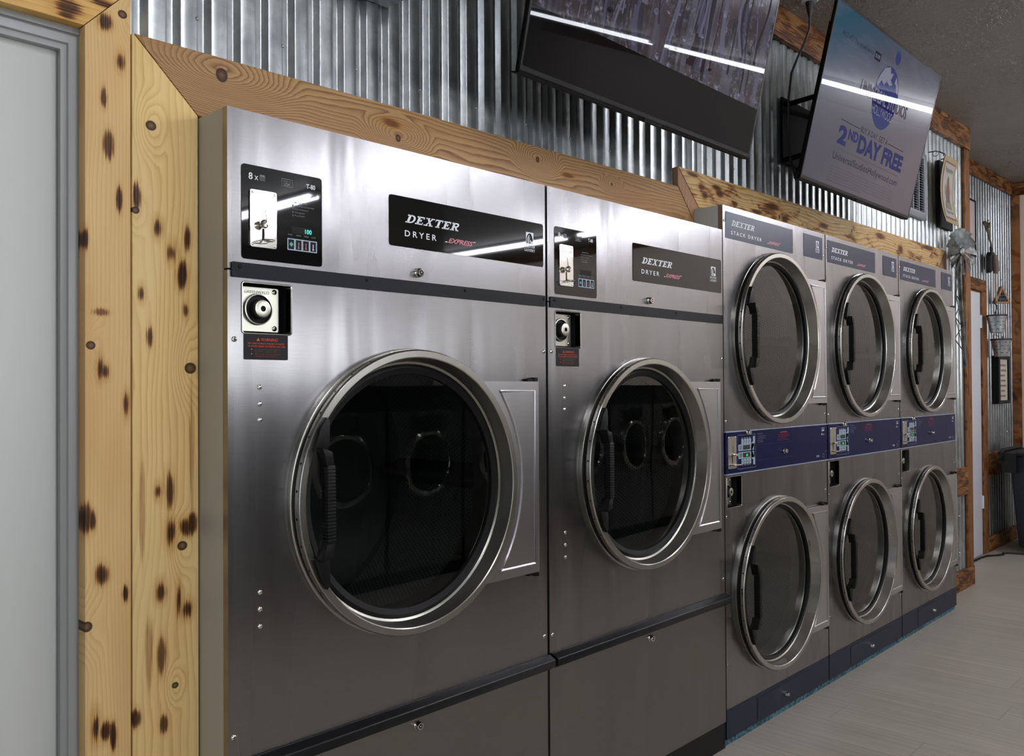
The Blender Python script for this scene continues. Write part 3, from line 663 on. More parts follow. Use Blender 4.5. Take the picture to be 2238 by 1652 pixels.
# ------------------------------------------------------------------ stacked dryers
SW, SH = .971, 2.192
def make_stack_dryer(label):
    t = thing('stack_dryer', label, 'dryer', (2.170, 0, 0.03))
    z_ = lambda v: v-.03
    b0 = cabinet(t, SW, z_(SH))
    cx = .443; cu, cl = z_(1.663), z_(.5956)
    b = B(); b.plate(rect(0, SW, z_(1.270), z_(SH)), 0, .0215, holes=[circle(cx, cu, .362)]); b.build('upper_door_panel', [M['stainless']], t)
    b = B(); b.plate(rect(0, SW, z_(.150), z_(1.096)), 0, .0215, holes=[circle(cx, cl, .362), rrect(.014, .134, z_(.961), z_(1.085), .004)]); b.build('lower_door_panel', [M['stainless']], t)
    b = B(); b.plate(rect(0, SW, 0, z_(.1485)), .0, .0215); kp = b.build('kick_plate', [M['kick']], t)
    b = B(); b.plate(rrect(.255, .77, .010, z_(.132), .003), -.0016, .0); b.build('access_panel', [M['kick']], kp); cam_lock(kp, .512, z_(.086), .009, -.0016)
    make_door(t, cx, cu, .018, 36); make_door(t, cx, cl, .018, 36)
    y = -.0019
    b = B(); b.plate(rrect(.020, .626, z_(2.060), z_(2.169), .004), -.0015, -.0001); n1 = b.build('name_plate', [M['navy']], t)
    b = B(); slab_word(b, 'DEXTER', .066, z_(2.115), .023, y, 0, .205, .42)
    b.build('brand_lettering', [M['white']], n1); b = B()
    b.text('STACK DRYER', .064, z_(2.079), .0155, y, 0, w=.262, space=1.5, bold=.012); b.build('product_lettering', [M['white']], n1)
    b = B(); b.text('EXPRESS', .392, z_(2.078), .0125, y, 1, w=.098, shear=.45, bold=.03); b.quad2([(.378, z_(2.078)), (.390, z_(2.078)), (.388, z_(2.0815))], y, 0); b.quad2([(.492, z_(2.0905)), (.502, z_(2.0905)), (.490, z_(2.087))], y, 0)
    b.build('express_lettering', [M['white'], M['pink']], n1)
    b = B(); b.plate(rrect(.738, .942, z_(2.062), z_(2.169), .004), -.0015, -.0001); n2 = b.build('logo_plate', [M['navy']], t)
    b = B(); horse_logo(b, .886, z_(2.114), .032, y, 0, 1); b.build('horse_logo', [M['white'], M['navy']], n2)
    # blue control band
    b = B(); b.plate(rect(.0005, SW-.0005, z_(1.099), z_(1.267)), -.004, .0215); band = b.build('control_band', [M['band']], t)
    b = B(); b.box(.0005, SW-.0005, -.0075, .02, z_(1.2672), z_(1.2712)); b.box(.0005, SW-.0005, -.0075, .02, z_(1.0948), z_(1.0988)); b.build('band_edging', [plain('pale_blue_edging', (150, 158, 186), 0.3)], band)
    y = -.0044
    b = B(); w0, d0, l0, g0, r0 = 0, 1, 2, 3, 4
    b.plate(rect(.098, .250, z_(1.112), z_(1.253)), y, None, 1, holes=[rect(.0995, .2485, z_(1.1135), z_(1.2515))])
    for zc, sg in ((1.225, 1), (1.142, -1)):
        for i in range(4):
            xa = .129+i*.0215; b.plate(rect(xa, xa+.0185, z_(zc-.011), z_(zc+.011)), y, None, 2); b.plate(circle(xa+.009, z_(zc), .005, 10), y-.0003, None, 5); b.quad2([(xa+.0085, z_(zc-.006)), (xa+.0115, z_(zc-.006)), (xa+.0115, z_(zc+.006)), (xa+.0085, z_(zc+.006))], y-.0005, 0)
            b.text(('START', 'HIGH', 'MED', 'LOW')[i], xa+.001, z_(zc+sg*.0145-.0015), .0035, y, 0, w=.014)
    for zc, sg in ((1.200, 1), (1.168, -1)):
        b.plate([(.104, z_(zc-.0135)), (.236, z_(zc-.0135)), (.236, z_(zc+.0135)), (.104, z_(zc+.0135))], y, None, 2)
        b.plate([(.212, z_(zc-.0135)), (.222, z_(zc-.0135)), (.245, z_(zc+sg*.018)), (.245, z_(zc+sg*.044)), (.229, z_(zc+sg*.044)), (.229, z_(zc+sg*.022)), (.212, z_(zc+.0135*sg))] if sg > 0 else [(.212, z_(zc+.0135)), (.222, z_(zc+.0135)), (.245, z_(zc-.018)), (.245, z_(zc-.044)), (.229, z_(zc-.044)), (.229, z_(zc-.022)), (.212, z_(zc-.0135))], y, None, 2)
        b.plate(rect(.142, .203, z_(zc-.0095), z_(zc+.0095)), y-.0003, None, 3)
        for i in range(3): b.quad2([(.112, z_(zc-.007+i*.006)), (.134, z_(zc-.007+i*.006)), (.134, z_(zc-.004+i*.006)), (.112, z_(zc-.004+i*.006))], y-.0003, 5)
    b.text('INSTRUCTIONS', .268, z_(1.249), .005, y, 1, w=.048)
    for i, s_ in enumerate(('Load laundry and close door', 'Select dryer and temperature', 'Add payment', 'Press START')): b.text(s_, .270, z_(1.2395-i*.0085), .0045, y, 1, w=(.075, .068, .044, .05)[i])
    b.text('WARNING', .492, z_(1.247), .0065, y, 4, w=.052, bold=.02); b.quad2([(.480, z_(1.247)), (.490, z_(1.247)), (.485, z_(1.2545))], y, 4)
    for i, s_ in enumerate(('DRY ONLY FABRICS WASHED IN WATER', 'TO AVOID INJURY OR FIRE DO NOT DRY', 'articles containing foam rubber', 'or fabrics with solvents')): b.text(s_, .452+.006*(i == 0), z_(1.2375-i*.0078), .0042, y, 6, w=(.105, .12, .09, .11)[i])
    b.text('MADE IN', .906, z_(1.249), .005, y, 0, w=.034); b.text('USA', .908, z_(1.237), .009, y, 0, w=.03, bold=.02)
    b.text('8 x', .905, z_(1.218), .010, y, 0, w=.032)
    b.text('T-50', .843, z_(1.116), .009, y, 0, w=.034, bold=.01); b.plate(rect(.912, .934, z_(1.112), z_(1.128)), y, None, 1, holes=[rect(.914, .932, z_(1.114), z_(1.126))])
    b.plate(rect(.262, .80, z_(1.138), z_(1.1388)), y, None, 5); b.plate(rect(.262, .80, z_(1.205), z_(1.2058)), y, None, 5); b.plate(rect(.80, .8012, z_(1.100), z_(1.2058)), y, None, 5)
    b.build('band_print', [M['white'], M['grey'], M['bluegrey'], M['lcd'], M['redprint'], M['kick'], plain('dull_red_print', (150, 40, 40), .5)], band)
    b = B(); b.text('6', .168, z_(1.1625), .011, y-.0006, 0, bold=.03); b.text('0', .176, z_(1.1625), .011, y-.0006, 0, bold=.03); b.build('lit_digits', [M['green_digit']], band)
    b = B(); b.plate(rrect(.016, .083, z_(1.119), z_(1.250), .004), -.0075, -.0039)
    for xx in (.021, .078):
        for zz in (1.125, 1.245): dome(b, (xx, z_(zz)), .0038, -.0075, 1)
    b.quad2([(.053, z_(1.212)), (.055, z_(1.212)), (.058, z_(1.183)), (.056, z_(1.183))], -.0079, 2); b.plate(rrect(.045, .052, z_(1.14), z_(1.168), .002), -.0079, None, 2)
    b.build('coin_acceptor', [M['cast'], M['chrome'], M['hole']], band)
    b = B(); b.box(.026, .066, -.026, -.0075, z_(1.170), z_(1.180)); b.build('coin_slide', [M['chrome']], band, bevel=.002)
    b = B(); b.box(.020, .080, -.032, -.0075, z_(1.133), z_(1.1375)); b.build('coin_cup', [M['chrome']], band, bevel=.001)
    cam_lock(band, .176, z_(1.262), .010, -.004); cam_lock(band, .509, z_(1.166), .010, -.004)
    coin_lock(t, .014, .134, z_(.961), z_(1.085), .055, .090, False)
    for x, z in ((.950, 1.320), (.950, .953), (.950, .268), (.010, 1.313), (.010, .925), (.010, .330), (.012, 2.13), (.955, 2.085)): screw(t, x, z_(z), .006)
    return t
st1 = make_stack_dryer('stacked double dryer with blue middle band, standing directly beside a tall single dryer')
W2 = .9808
st2 = dup(st1, (2.170+W2, 0, .03), 'stacked double dryer in the middle of the three with blue bands')
st3 = dup(st1, (2.170+2*W2, 0, .03), 'stacked double dryer farthest along the row, beside the windmill and corrugated wall end')

# ------------------------------------------------------------------ the room
XL, XR, YN, YB, ZT = -3.0, 8.3, -8.6, 1.3, 3.45
cz_ = lambda x: 3.252+.0145*x
b = B(); b.box(XL-.1, XR+.1, YN-.1, YB, -.06, 0); struct(b.build('floor', [M['floor']]))
b = B()
v = [b.bm.verts.new((x, y, cz_(x)+dz)) for x in (XL-.1, XR+.1) for y in (YN-.1, YB) for dz in (0, .06)]
for q in ((0, 1, 3, 2), (4, 6, 7, 5), (0, 4, 5, 1), (2, 3, 7, 6), (0, 2, 6, 4), (1, 5, 7, 3)): b._f([v[i] for i in q], 0)
struct(b.build('ceiling', [M['ceiling']]))
# wall behind the machines, notched for the grey door and the dryer bay
XE = 5.985
b = B(); b.plate([(XL, 0), (-1.24, 0), (-1.24, 2.236), (-.236, 2.236), (-.236, 0), (-.006, 0), (-.006, 2.096), (2.164, 2.096), (2.164, 2.199), (5.122, 2.199), (5.122, 0), (XE, 0), (XE, cz_(XE)), (XL, cz_(XL))], .176, .24)
wb = struct(b.build('wall_back', [M['greywall']]))
def corrugated(name, x0, x1, z0f, z1f, yf, parent, pitch=.0769, depth=.018, ph=-.012, mat='galv'):
    b = B(); pts = []
    sh = [(-.5, 0), (-.43, .0), (-.38, .06), (-.28, .92), (-.24, 1), (.24, 1), (.28, .92), (.38, .06), (.43, 0)]
    i0 = int((x0-ph)/pitch)-1; i1 = int((x1-ph)/pitch)+2
    for i in range(i0, i1):
        for a, h in sh:
            x = ph+(i+a)*pitch
            if x0 <= x <= x1: pts.append((x, yf-h*depth))
    pts = [(x0, pts[0][1])]+pts+[(x1, pts[-1][1])]
    vb = [b.bm.verts.new((x, y, z0f(x))) for x, y in pts]; vt = [b.bm.verts.new((x, y, z1f(x))) for x, y in pts]
    for i in range(len(pts)-1): b._f([vb[i], vb[i+1], vt[i+1], vt[i]], 0, True)
    return b.build(name, [M[mat]], parent, sharp=1.2)
corrugated('corrugated_sheet', -.158, 5.96, lambda x: 2.15 if x < 2.1 else 2.22 if x < 5.2 else 0.0, lambda x: cz_(x)-.05, .174, wb)
# sheet screws in every third rib
k_ = 0
for i in range(-1, 26):
    x = -.012+.0769*3*i
    if x < -.1 or x > 5.9: continue
    for z in ((2.333,) if x < 2.05 else (2.43,))+((2.93,) if x > 4.9 else ()):
        if 5.3 < x and z < 2.4: continue
        b = B(); dome(b, (x+.020, z), .0045, .158, 0, .005, 8); b.build('sheet_screw', [M['cast']], wb)
# rear space behind the dryers, recess wall, other walls
b = B(); b.box(XL, XR, YB-.05, YB, 0, ZT); struct(b.build('wall_rear', [M['greywall']]))
b = B(); b.plate([(YN-.1, 0), (YB, 0), (YB, ZT), (YN-.1, ZT)], XL, XL-.1, holes=[rect(-5.8, -1.8, .55, 2.55)], T=lambda a, y, c_: (y, a, c_)); struct(b.build('wall_left', [M['greywall']]))
b = B(); b.plate(rect(-5.8, -1.8, .55, 2.55), XL+.02, XL-.08, holes=[rect(-5.74, -3.83, .61, 2.49), rect(-3.77, -1.86, .61, 2.49)], T=lambda a, y, c_: (y, a, c_)); struct(b.build('window_3', [M['whitepaint']]))  # invented window frame, added around the left fill lamp
b = B(); b.box(XR, XR+.1, YN-.1, YB, 0, ZT); struct(b.build('wall_right', [M['beige']]))
b = B(); b.plate([(XL, 0), (XR, 0), (XR, ZT), (XL, ZT)], YN, YN-.1, holes=[rect(-.5, 2.2, .7, 2.5), rect(3.4, 6.1, .7, 2.5)]); struct(b.build('wall_front', [M['greywall']]))
for i, (xa, xb) in enumerate(((-.5, 2.2), (3.4, 6.1))):
    b = B()
    b.plate(rect(xa, xb, .7, 2.5), YN+.02, YN-.08, holes=[rect(xa+.06, (xa+xb)/2-.03, .76, 2.44), rect((xa+xb)/2+.03, xb-.06, .76, 2.44)])
    struct(b.build('window_%d' % (i+1), [M['whitepaint']]))
b = B(); b.box(XE-.06, XE, .2405, .4195, 0, ZT); struct(b.build('wall_return', [M['greywall']]))
b = B(); b.plate([(XE, 0), (6.36, 0), (6.36, 2.262), (7.235, 2.262), (7.235, 0), (XR-.001, 0), (XR-.001, cz_(8.3)), (XE, cz_(XE))], .440, .50)
wr = struct(b.build('wall_recess', [M['greywall']]))
corrugated('corrugated_sheet', XE+.01, 7.30, lambda x: 2.30, lambda x: cz_(x)-.05, .4385, wr, mat='galv_dull')
corrugated('corrugated_sheet', 7.30, XR-.01, lambda x: 0.02, lambda x: cz_(x)-.05, .4385, wr, mat='galv_dull')
for x, z in ((7.6, .98), (7.83, 1.0), (8.06, 1.02), (7.6, .56), (7.83, .56), (7.6, .24), (7.83, .24), (7.7, 2.5), (7.9, 2.9), (7.45, 1.86), (8.0, 1.95)):
    b = B(); dome(b, (x, z), .006, .42, 0, .006, 8); b.build('sheet_screw', [M['chrome']], wr)
for x, z in ((5.70, .52), (5.70, .26), (5.56, 1.1)):
    b = B(); dome(b, (x+.020, z), .006, .158, 0, .006, 8); b.build('sheet_screw', [M['chrome']], wb)

def board(name, pts, y0, y1, mat, bev=.0015):
    b = B(); b.plate(pts, y0, y1); return struct(b.build(name, [M[mat]], bevel=bev))
YBF, YBB = .130, .1555
board('trim_1', [(-.156, 0), (-.0035, 0), (-.0035, 2.093), (-.152, 2.243), (-.156, 2.243)], YBF, YBB, 'wood_r')
board('trim_2', [(-.256, 0), (-.1595, 0), (-.1595, 2.334), (-.256, 2.231)], YBF, YBB+.02, 'wood_l')
board('trim_3', [(-1.22, 2.2305), (-.258, 2.2305), (-.162, 2.333), (-1.22, 2.333)], YBF, YBB+.02, 'wood_h')
board('trim_4', [(-.0015, 2.0935), (2.168, 2.1195), (2.168, 2.135), (2.045, 2.268), (-.1505, 2.2445)], YBF, YBB, 'wood_top', .002)
board('trim_5', [(2.0465, 2.3465), (2.0465, 2.273), (2.170, 2.138), (2.170, 2.1), (2.2045, 2.1), (2.2045, 2.2)], YBF, YBB, 'wood_end')
board('trim_6', [(2.051, 2.349), (2.209, 2.202), (5.243, 2.240), (5.388, 2.377)], YBF, YBB, 'wood_sec')
board('trim_7', [(5.390, 2.375), (5.248, 2.240), (5.248, .0), (5.402, .0), (5.402, 2.3)] if False else [(5.392, 2.374), (5.250, 2.236), (5.250, 2.20), (5.404, 2.20), (5.404, 2.35)], YBF, YBB, 'wood_end')
board('trim_8', [(-1.3, cz_(-1.3)-.160), (5.98, cz_(5.98)-.160), (5.98, cz_(5.98)-.002), (-1.3, cz_(-1.3)-.002)], .128, YBB, 'wood_dark')
board('trim_9', [(5.865, 0.135), (XE, .135), (XE, cz_(XE)-.162), (5.865, cz_(5.86)-.162)], .138, YBB, 'wood_darkv')
board('trim_10', [(5.126, .668), (5.863, .668), (5.863, .864), (5.126, .864)], .133, YBB, 'wood_dark')
board('trim_11', [(5.126, .0), (XE, .0), (XE, .132), (5.126, .132)], .131, YBB, 'wood_dark')
b = B(); b.box(XE-.0005, XE+.016, .158, .4195, .0, cz_(XE)-.01); struct(b.build('trim_12', [M['wood_darkv']]))
# recess trims
zc = cz_(7.2)
board('trim_13', [(XE+.018, cz_(6)-.120), (8.275, cz_(8.3)-.120), (8.275, cz_(8.3)-.002), (XE+.018, cz_(6)-.002)], .398, .4195, 'wood_dark')
b = B(); b.box(8.278, XR-.0005, -7.9, .4195, cz_(8.3)-.125, cz_(8.3)-.004); struct(b.build('trim_14', [M['wood_dark']]))
b = B(); b.box(8.278, XR-.0005, .345, .4195, .86, cz_(8.3)-.128); struct(b.build('trim_15', [M['wood_darkv']]))
board('trim_16', [(6.22, 2.262), (7.375, 2.262), (7.375, 2.362), (6.22, 2.362)], .398, .4195, 'wood_dark')
board('trim_17', [(7.240, 0), (7.375, 0), (7.375, 2.260), (7.240, 2.260)], .398, .4195, 'wood_darkv')
board('trim_18', [(7.378, .655), (8.276, .655), (8.276, .862), (7.378, .862)], .398, .4195, 'wood_dark')
board('trim_19', [(7.378, 0), (8.276, 0), (8.276, .125), (7.378, .125)], .398, .4195, 'wood_dark')
b = B(); b.box(2.172, 5.108, .012, .74, 0, .0295); struct(b.build('trim_20', [M['teal']]))
# grey steel door, left of the boards
b = B(); b.box(-1.19, -.285, .196, .236, .006, 2.193); struct(b.build('door_1', [M['doorpaint']], bevel=.002))
b = B()
for prof in ([(.0, .160), (.016, .157), (.016, .166), (.018, .168), (.036, .168), (.038, .174), (.050, .176), (.050, .196), (.0, .196)],):
    xo, zo = -.2395, 2.233
    path = [(xo, 0, -1, 0), (xo, zo, -1, -1), (-1.236, zo, 1, -1), (-1.236, 0, 1, 0)]
    rings = [[b.bm.verts.new((px+sx*d, yy, pz+sz*d)) for d, yy in prof] for px, pz, sx, sz in path]
    for r1, r2 in zip(rings, rings[1:]):
        for i in range(len(prof)): j = (i+1) % len(prof); b._f([r1[i], r1[j], r2[j], r2[i]], 0)
struct(b.build('trim_21', [M['framepaint']], bevel=.0012))
# white door in the recess
b = B(); b.box(6.40, 7.215, .408, .438, .006, 2.245); d2 = struct(b.build('door_2', [M['whitepaint']], bevel=.002))
for z in (2.0, .45):
    b = B(); b.tube([(7.222, .404, z-.055), (7.222, .404, z+.055)], .009, 10); b.box(7.205, 7.238, .404, .4085, z-.05, z+.05); b.build('hinge', [M['whitepaint']], d2)
b = B(); b.box(6.362, 6.398, .41, .438, 0, 2.258); b.box(7.217, 7.233, .412, .438, 0, 2.258); b.box(6.398, 7.217, .412, .438, 2.247, 2.258); struct(b.build('trim_22', [M['wood_darkv']]))

# ------------------------------------------------------------------ ceiling lights
def light(x, y0, y1):
    t = thing('ceiling_light', 'long twin tube LED strip light on the textured ceiling, mirrored in the dark panels', 'light', (x, 0, 0), 0, 'LED strip lights')
    z = cz_(x)-.001
    b = B(); b.box(-.07, .07, y0, y1, z-.035, z); b.box(-.02, .02, y0, y1, z-.055, z-.035); b.build('housing', [M['whitepaint']], t)
    for sx in (-.045, .045):
        b = B(); b.tube([(sx, y0+.03, z-.053), (sx, y1-.03, z-.053)], .015, 10); b.build('led_tube', [M['tube']], t)
    return t
for lx in (.0, 3.65, 7.3):
    for ya, yb in ((-3.0, -1.2), (-4.9, -3.1), (-7.3, -5.1)): light(lx, ya, yb)

# ------------------------------------------------------------------ televisions
def tv_T(c, tilt):
    n = Vector((0, -math.cos(tilt), -math.sin(tilt))); e1 = Vector((1, 0, 0)); e2 = Vector((0, -math.sin(tilt), math.cos(tilt)))
    return lambda a, y, b_: tuple(Vector(c)+e1*a+e2*b_-n*y)
def emis(name, rgb, st=1.0, rough=.12):
    m_ = plain(name, (3, 3, 4), .18, emit=rgb, strength=st*1.35, spec=.0, coat=.2); m_.node_tree.nodes['Principled BSDF'].inputs['Coat Roughness'].default_value = .015; return m_
def make_tv(c, label, screen_mats, paint, tilt=.238, w=1.292, h=.743):
    t = thing('television', label, 'television', c)
    T = tv_T((0, 0, 0), tilt)
    b = B(); b.plate(rect(-w/2, w/2, -h/2, h/2), 0, .012, T=T); b.plate(rect(-w/2+.06, w/2-.06, -h/2+.05, h/2-.08), .0125, .048, T=T)
    b.plate(rect(-w/2+.004, w/2-.004, -h/2-.004, -h/2-.0003), .002, .03, T=T); body = b.build('casing', [M['tvback']], t)
    b = B(); b.plate(rect(-w/2+.003, w/2-.003, -h/2+.003, h/2-.003), -.0015, -.0002, T=T, holes=[rect(-w/2+.011, w/2-.011, -h/2+.016, h/2-.011)]); b.build('bezel', [M['tvblack']], t)
    b = B(); b.plate(rrect(-.05, .05, -h/2-.010, -h/2+.002, .004), -.003, .0, T=T); b.build('sensor_bar', [M['tvback']], body)
    b = B(); sx0, sx1, sz0, sz1 = -w/2+.011, w/2-.011, -h/2+.016, h/2-.011
    b.quad2([(sx0, sz0), (sx1, sz0), (sx1, sz1), (sx0, sz1)], -.0008, 0, T)
    if paint is paint_forest: screen_mats = screen_mats+paint(b, T, sx0, sx1, sz0, sz1)
    scr = b.build('screen', screen_mats, t)
    if paint is paint_ad: paint(scr, T, sx0, sx1, sz0, sz1)
    # wall bracket: plate on the wall and two arms
    b = B(); wy = .150-c[1]
    b.box(-.20, .20, wy-.012, wy, -.16, .16)
    for sx in (-.16, .16):
        p0 = T(sx, .05, -.12); p1 = T(sx, .05, .14)
        b.tube([p0, (sx, wy-.01, -.14)], .012, 6); b.tube([p1, (sx, wy-.01, .13)], .012, 6); b.tube([p0, p1], .012, 6)
    b.build('wall_bracket', [M['tvback']], t)
    return t
def screen_tex_forest():
    k = N('forest_picture'); s = k.sep(k.obj())
    o = k.comb(k.math('MULTIPLY', s[0], 1.0), 0.0, s[2])
    a = k.noise(k.vmath('MULTIPLY', o, (14.0, 1, 1.2)), 1.0, 3.0, .6, .5); c = k.noise(o, 26.0, 5.0, .75, .5); g = k.noise(o, 6.0, 3.0, .6)
    col = k.ramp(c, [(.35, srgb(10, 9, 10)), (.48, srgb(40, 34, 38)), (.56, srgb(84, 78, 90)), (.64, srgb(156, 152, 178))])
    col = k.mix(k.rng(g, .45, .65), col, srgb(70, 54, 60))
    col = k.mix(k.math('MULTIPLY', k.rng(a, .54, .62), .55), col, srgb(104, 104, 124))
    k.set(Base_Color=(.004, .004, .005, 1), Roughness=.18); k.p.inputs['Coat Weight'].default_value = .2; k.p.inputs['Coat Roughness'].default_value = .015; k.l(col, k.p.inputs['Emission Color']); k.p.inputs['Emission Strength'].default_value = .8; k.p.inputs['Specular IOR Level'].default_value = .02
    return k.m
def screen_tex_ad():
    k = N('advert_backdrop'); s = k.sep(k.obj())
    n = k.noise(k.comb(k.math('MULTIPLY', s[0], 2.2), 0.0, k.math('MULTIPLY', s[2], 9.0)), 1.0, 4.0, .6, .8)
    col = k.ramp(k.math('ADD', k.math('MULTIPLY', s[0], .6), k.math('MULTIPLY', s[2], -1.1)), [(-0.0, srgb(94, 92, 108)), (.4, srgb(122, 112, 122))])
    teal = k.rng(k.math('SUBTRACT', k.math('MULTIPLY', s[2], 1.0), k.math('MULTIPLY', s[0], .45)), .16, .62, 0., 1., True)
    col = k.mix(teal, col, srgb(34, 96, 122))
    col = k.mix(k.math('MULTIPLY', k.rng(n, .45, .7), k.rng(s[2], -.02, .12, 0., .45)), col, srgb(120, 124, 150))
    k.set(Base_Color=(.004, .004, .005, 1), Roughness=.18); k.p.inputs['Coat Weight'].default_value = .2; k.p.inputs['Coat Roughness'].default_value = .015; k.l(col, k.p.inputs['Emission Color']); k.p.inputs['Emission Strength'].default_value = .85; k.p.inputs['Specular IOR Level'].default_value = .02
    return k.m
def paint_forest(b, T, x0, x1, z0, z1):
    pal = [emis('bark_%d' % i, c, .62) for i, c in enumerate(((100, 98, 118), (126, 124, 148), (72, 68, 80), (160, 156, 184), (66, 58, 64), (26, 23, 26), (22, 21, 23)))]
    rnd = random.Random(5); zb = z0+.165; y = -.0010; k2 = 0
    for i in range(60):
        xx = rnd.uniform(x0+.02, x1-.03); w_ = rnd.choice((.003, .004, .005, .007, .010, .015, .022)) if i > 4 else (.036, .030, .026, .034, .028)[i]; top = z1
        bot = zb+rnd.uniform(0, .16) if w_ < .03 else zb+rnd.uniform(0, .05); lean = rnd.uniform(-.09, .10); bend = rnd.uniform(-.02, .02)
        seg = 14; pts = [(xx+lean*(j/seg)+bend*math.sin(j*.55+i), bot+(top-bot)*j/seg, w_*(1.4-.7*j/seg)*(1+.18*math.sin(j*1.9+i))) for j in range(seg+1)]
        m_ = rnd.choice((1, 1, 2, 3, 3, 5)); k2 += 1
        for p, q in zip(pts, pts[1:]):
            cl = lambda v_: min(max(v_, x0), x1)
            b.quad2([(cl(p[0]-p[2]/2), p[1]), (cl(p[0]+p[2]/2), p[1]), (cl(q[0]+q[2]/2), q[1]), (cl(q[0]-q[2]/2), q[1])], y-k2*.000004, m_, T)
    for i in range(30):
        cx_, cz2 = rnd.uniform(x0+.04, x1-.08), zb+.012+abs(rnd.gauss(0, .10)); r = rnd.uniform(.004, .015)
        if cz2 > z1-.05: continue
        b.plate([(cx_+r*rnd.uniform(.5, 1.3)*math.cos(a), cz2+r*rnd.uniform(.4, 1.0)*math.sin(a)) for a in [2*PI*j/7 for j in range(11)]], y-.0003, None, rnd.choice((4, 2, 6, 4)), T=T)
    b.quad2([(x0, z0), (x1, z0), (x1, zb), (x0, zb)], y-.0005, 7, T)
    return pal
def paint_ad(scr, T, x0, x1, z0, z1):
    w = x1-x0; h = z1-z0; X = lambda f: x0+w*f; Z = lambda f: z1-h*f; y = -.0010
    mats = [emis('ad_navy', (40, 42, 108), .8), emis('ad_pale', (150, 150, 170), .8), emis('ad_dark', (38, 38, 58), .8), emis('ad_faint', (92, 86, 98), .8), emis('ad_mid_blue', (56, 66, 126), .8), emis('ad_red', (128, 72, 92), .8)]
    b = B()
    b.text('Ad 2 of 5: This ad will end in', X(.075), Z(.155), h*.028, y, 2, w=w*.265, T=T); b.plate(rrect(X(.352), X(.405), Z(.168), Z(.118), .004), y, None, 2, T=T); b.text('0:09', X(.358), Z(.155), h*.026, y-.0002, 1, w=w*.04, T=T)
    b.plate(circle(X(.555), Z(.072), h*.043, 28), y, None, 4, T=T)
    gx, gz, gr = X(.520), Z(.345), h*.200
    b.plate(circle(gx, gz, gr, 48), y, None, 4, T=T)
    pol = lambda l: [(gx+a*gr, gz+c_*gr) for a, c_ in l]
    b.plate(pol([(-.93, .3), (-.75, .6), (-.5, .86), (-.1, .97), (.0, .8), (.22, .84), (.1, .6), (.3, .5), (.1, .42), (-.2, .5), (-.35, .35), (-.6, .45), (-.8, .2)]), y-.0002, None, 1, T=T)
    b.plate(pol([(.5, .8), (.8, .55), (.9, .3), (.7, .35), (.6, .55), (.45, .6)]), y-.0002, None, 1, T=T)
    b.plate(pol([(-.98, .08), (.98, .08), (.9, -.42), (-.9, -.42)]), y-.0003, None, 0, T=T)
    b.text('UNIVERSAL STUDIOS', gx, gz-.26*gr, gr*.42, y-.0006, 3, w=gr*4.0, align='CENTER', bold=.01, T=T)
    b.text('ERSAL STU', gx, gz-.26*gr, gr*.42, y-.0008, 1, w=gr*1.85, align='CENTER', bold=.01, T=T)
    b.text('HOLLYWOOD', gx, gz-.62*gr, gr*.30, y-.0008, 1, w=gr*1.7, align='CENTER', bold=.005, T=T)
    b.text('BUY A DAY, GET A', X(.50), Z(.615), h*.040, y, 2, w=w*.255, align='CENTER', T=T)
    for a, c_ in ((.20, .365), (.635, .80)): b.quad2([(X(a), Z(.602)), (X(c_), Z(.602)), (X(c_), Z(.597)), (X(a), Z(.597))], y, 2, T)
    b.text('2', X(.20), Z(.735), h*.105, y, 0, w=w*.075, bold=.05, T=T); b.text('ND', X(.283), Z(.690), h*.062, y, 0, w=w*.085, bold=.04, T=T); b.text('DAY FREE', X(.375), Z(.735), h*.105, y, 0, w=w*.44, bold=.05, T=T)
    b.quad2([(X(.20), Z(.772)), (X(.80), Z(.772)), (X(.80), Z(.767)), (X(.20), Z(.767))], y, 3, T)
    b.text('UniversalStudiosHollywood.com', X(.195), Z(.838), h*.046, y, 2, w=w*.61, T=T)
    for i in range(6): b.text('Offer valid for a limited time. Restrictions apply and benefits are subject to change', X(.19), Z(.885+i*.018), h*.009, y, 3, w=w*(.60 if i < 5 else .3), T=T)
    b.build('advert_print', mats, scr)
make_tv((1.412, -.262, 2.686), 'wall television showing a winter forest, tilted down above the tall single dryers', [screen_tex_forest()], paint_forest, .228)
make_tv((3.191, -.241, 2.700), 'wall television showing a theme park ticket advert, tilted down above the stacked dryers', [screen_tex_ad()], paint_ad)
# power cord from the ceiling outlet between the televisions
t = thing('power_cord', 'black power cord hanging from the ceiling outlet between the two televisions', 'cord', (3.0, 0, cz_(3.0)-.002))
b = B(); b.lathe([(0, -.012), (.035, -.012), (.04, -.008), (.04, 0)], (0, 0), 20, axis='z'); b.build('outlet_plate', [M['whitepaint']], t)
b = B(); b.lathe([(.006, -.085), (.012, -.06), (.017, -.035), (.02, -.013), (0, -.0125)], (0, 0), 12, axis='z'); b.build('plug', [M['cord']], t)
b = B(); b.tube([(0, 0, -.08), (.004, .004, -.14), (.002, .03, -.2), (-.004, .06, -.26), (-.01, .09, -.33), (-.012, .105, -.45), (-.016, .108, -.62), (-.03, .09, -.75), (-.06, .05, -.86)], .0055, 8); b.build('cable', [M['cord']], t)

